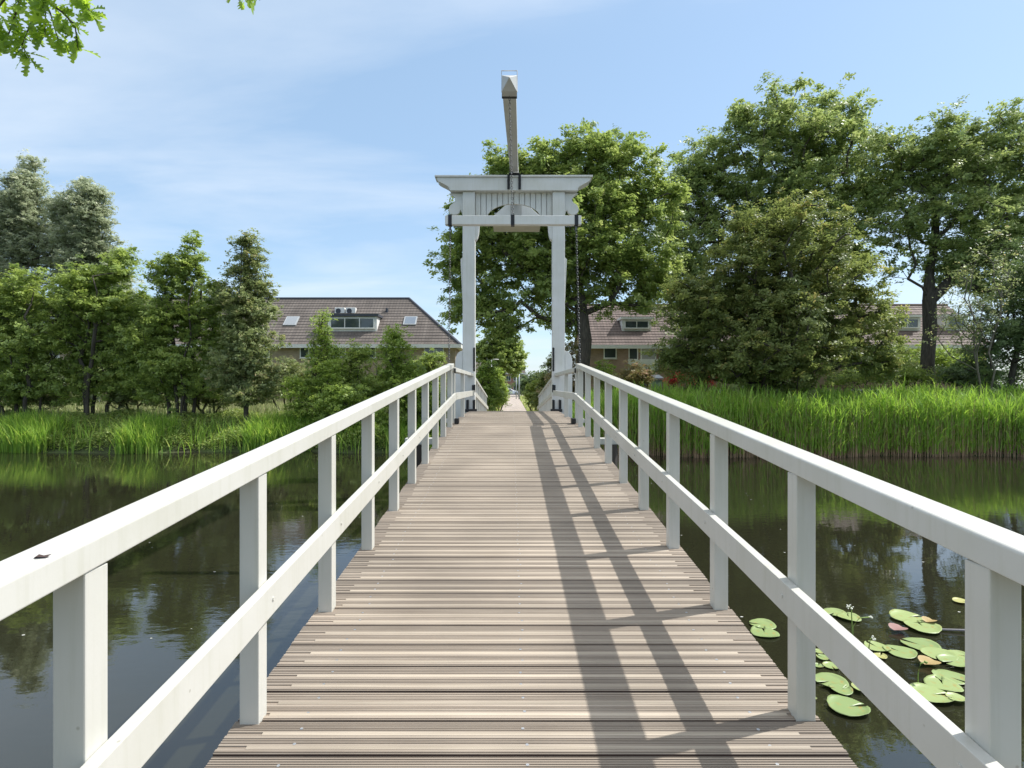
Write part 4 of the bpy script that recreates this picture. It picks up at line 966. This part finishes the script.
lf.r = [float(x) for x in lf.r]
o = lf.build('crown', M['l_oak'], oak); o.location = OO

# ------------------------------------------------------------------ lily pads and flowers
pads = [(142,218,85),(150,247,92),(385,181,72),(435,198,72),(632,198,108),(683,232,108),(677,288,115),(608,312,98),(530,298,78),(540,330,42),(735,325,105),(790,350,95),(800,320,62),(775,398,104),(750,425,108),(812,143,50),(710,460,125),(795,475,58),(332,358,32),(375,360,52),(372,413,106),(408,443,72),(430,502,128),(478,440,66),(330,310,34),(316,470,20),(347,333,42),(1050,190,80),(1040,300,90),(1060,382,90),(1045,470,100),(1090,440,90),(1050,600,110),(870,240,70),(880,330,90),(860,400,95),(900,470,90)]
where = {0:'alone near the deck edge, the farther one',1:'alone near the deck edge, the nearer one'}
rgn = random.Random(9); petiole = []
adj = ['pale', 'bright', 'yellowish', 'plain green', 'broad', 'slightly torn', 'curled-rim', 'smooth']
pads = pads[:27]
PADLAB = ['farther lily pad of the lone pair close to the deck edge','nearer lily pad of the lone pair close to the deck edge','lily pad left of the tall white flower head','lily pad directly under the tall white flower head','farthest large lily pad, behind the yellowing leaf','large lily pad with the yellowing leaf on it','large lily pad just right of the reddish-brown dead leaf, nearer the viewer','wide lily pad left of the middle of the cluster','lily pad behind the rail, left of the wide one in the cluster','small lily pad tucked just in front of the pad by the rail edge','big lily pad in the middle of the cluster, beyond the yellow-brown leaf','lily pad beside the near post, partly under its neighbour','small lily pad touching the near post in the middle of the cluster','upper lily pad of the overlapping pair right of the bent stalk','lower lily pad of the overlapping pair right of the bent stalk','lone lily pad far out, seen against the near post','large lily pad along the top edge of the middle rail','lily pad by the foot of the near post, in front of the overlapping pair','tiny lily pad just right of the second post, below the rail','small lily pad right of the tiny one beside the second post','large lily pad below the middle rail, farther one of its overlapping pair','smaller lily pad overlapping the large one below the middle rail','nearest and largest lily pad, floating alone below the middle rail','lily pad half hidden right under the lower edge of the middle rail','small lily pad peeping out right of the second post, farthest of that row','tiny lily pad almost hidden by the second post near the big nearest pad','small lily pad between the second post and the middle rail']
for i, (zx, zy, zw) in enumerate(pads):
    px, py = 720+zx*.297, 560+zy*.297; d = EYE*F/(py-VY); X = PX(px,d); rr_ = zw*.297*d/F/2
    ang0 = rgn.uniform(0,2*math.pi); n = 28; old = i in ()
    vs = [(0,0,.0)]; fs = []
    ring = []
    for k in range(n+1):
        t = .12+(2*math.pi-.24)*k/n; rad = rr_*(1+.04*math.sin(3*t+i)+.02*rgn.uniform(-1,1)); cup = .008+.008*math.sin(2*t+i)*rr_/.13
        for f_, zz in ((.55,.0),(.9,.002),(1.0,max(0,cup))):
            vs.append((rad*f_*math.cos(t+ang0), rad*f_*math.sin(t+ang0), zz))
    for k in range(n):
        a = 1+k*3; b = a+3; fs += [(0,a,b),(a,a+1,b+1,b),(a+1,a+2,b+2,b+1)]
    mb = MB(); mb.add(vs, fs, 0, rgn.uniform(.0,1)); o = mb.build('lily_pad', M['padtop'], None, smooth=True, loc=(X,d,.006+.005*(i%6)))
    md = o.modifiers.new('solid','SOLIDIFY'); md.thickness = .002
    tag(o, PADLAB[i], 'lily pad', 'lily pads floating beside the bridge')
# yellowing patches on two pads: separate curled old leaves
for (zx, zy, zw, lab, mt) in ((705,217,40,'yellow-edged dying lily leaf lying on two pads','padold'),(705,358,60,'curled yellow-brown lily leaf under the bent flower stalk','padold'),(600,243,52,'reddish-brown dead leaf floating left of the pads','padold')):
    px, py = 720+zx*.297, 560+zy*.297; d = EYE*F/(py-VY); X = PX(px,d); rr_ = zw*.297*d/F/2
    mb = MB(); vs = [(0,0,.02)]; n = 14
    for k in range(n): t = 2*math.pi*k/n; vs.append((rr_*math.cos(t)*(1+.1*math.sin(3*t)), rr_*1.1*math.sin(t), .01+.03*abs(math.sin(t))))
    mb.add(vs, [(0,1+k,1+(k+1)%n) for k in range(n)], 0, 1.0 if 'reddish' in lab else .1); o = mb.build('dead_leaf', M[mt], None, smooth=True, loc=(X,d,.034)); o.rotation_euler[2] = .5; tag(o, lab, 'leaf')
def flower(px, py_base, px_t, py_t, label, bent=False, head=.022, z=None):
    d = EYE*F/(py_base-VY); X = PX(px,d); root = empty('flower_stalk', (X,d,0)); tag(root, label, 'water plant')
    tx = PX(px_t,d)-X; tz = PZ(py_t,d)
    pts = [(0,0,-.1),(0,0,tz*.5),(tx*.35,0,tz*.95),(tx,0,tz)]
    mb = MB(); mb.tube(pts, .006, 6); mb.build('stalk', M['stemgreen'], root, smooth=True)
    mb = MB(); rn = random.Random(int(px))
    for i in range(16):
        v = Vector((rn.gauss(0,1),rn.gauss(0,1),rn.gauss(0,.7))).normalized()*head*rn.uniform(.4,1); p = Vector((tx,0,tz))+v
        mb.tube([p-Vector((0,0,.006)), p, p+Vector((0,0,.006))], [.003,.009,.003], 6)
    mb.build('blossom', M['petal'] if not bent else M['stemgreen'], root)
flower(852,638,850,607,'white flower head on a green stalk rising left of the pads', head=.045)
flower(853,636,871,617,'smaller white flower head leaning right beside the larger one', head=.02)
flower(869,655,873,638,'small white bud on a short stalk left of the pads', head=.025)
flower(918,686,926,662,'bent yellow-green stalk arching over the pads', bent=True, head=.012)
# stick floating
d = EYE*F/(631-VY); mb = MB(); mb.tube([(PX(938,d),d,.02),(PX(965,d),d-.05,.03),(PX(1000,d),d-.1,.02)], [.012,.014,.008], 8); o = mb.build('stick', simple('stick_grey',(.2,.19,.2),.8)); tag(o, 'grey stick floating beside the lily pads', 'stick')
# arrowhead leaves between railing and pads, small floating debris
mb = MB(); rn = random.Random(12)
for i in range(90):
    x = rn.uniform(2.2, 7.5)*(1 if rn.random() < .6 else -1); y = rn.uniform(4.5, 22); s_ = rn.uniform(.008,.025)
    mb.add([(x-s_,y,.004),(x,y-s_*.6,.004),(x+s_,y,.004),(x,y+s_*.6,.004)], [(0,1,2,3)])
tag(mb.build('floating_debris', M['curtain']), 'pale flecks of leaf and seed floating on the canal', 'debris', kind='stuff')

# dead leaf lying on the left handrail
mb = MB(); mb.add([(-.016,-.006,.002),(-.004,-.011,.007),(.013,-.004,.004),(.018,.006,.009),(.002,.009,.003),(-.012,.006,.008)], [(0,1,4,5),(1,2,3,4)])
o = mb.build('fallen_leaf', simple('brown_leaf', (.06,.035,.03), .7), None, loc=(-1.057, 1.285, 1.4+.0842*1.285+1.0985)); tag(o, 'small dark dead leaf lying on top of the near left handrail', 'leaf')
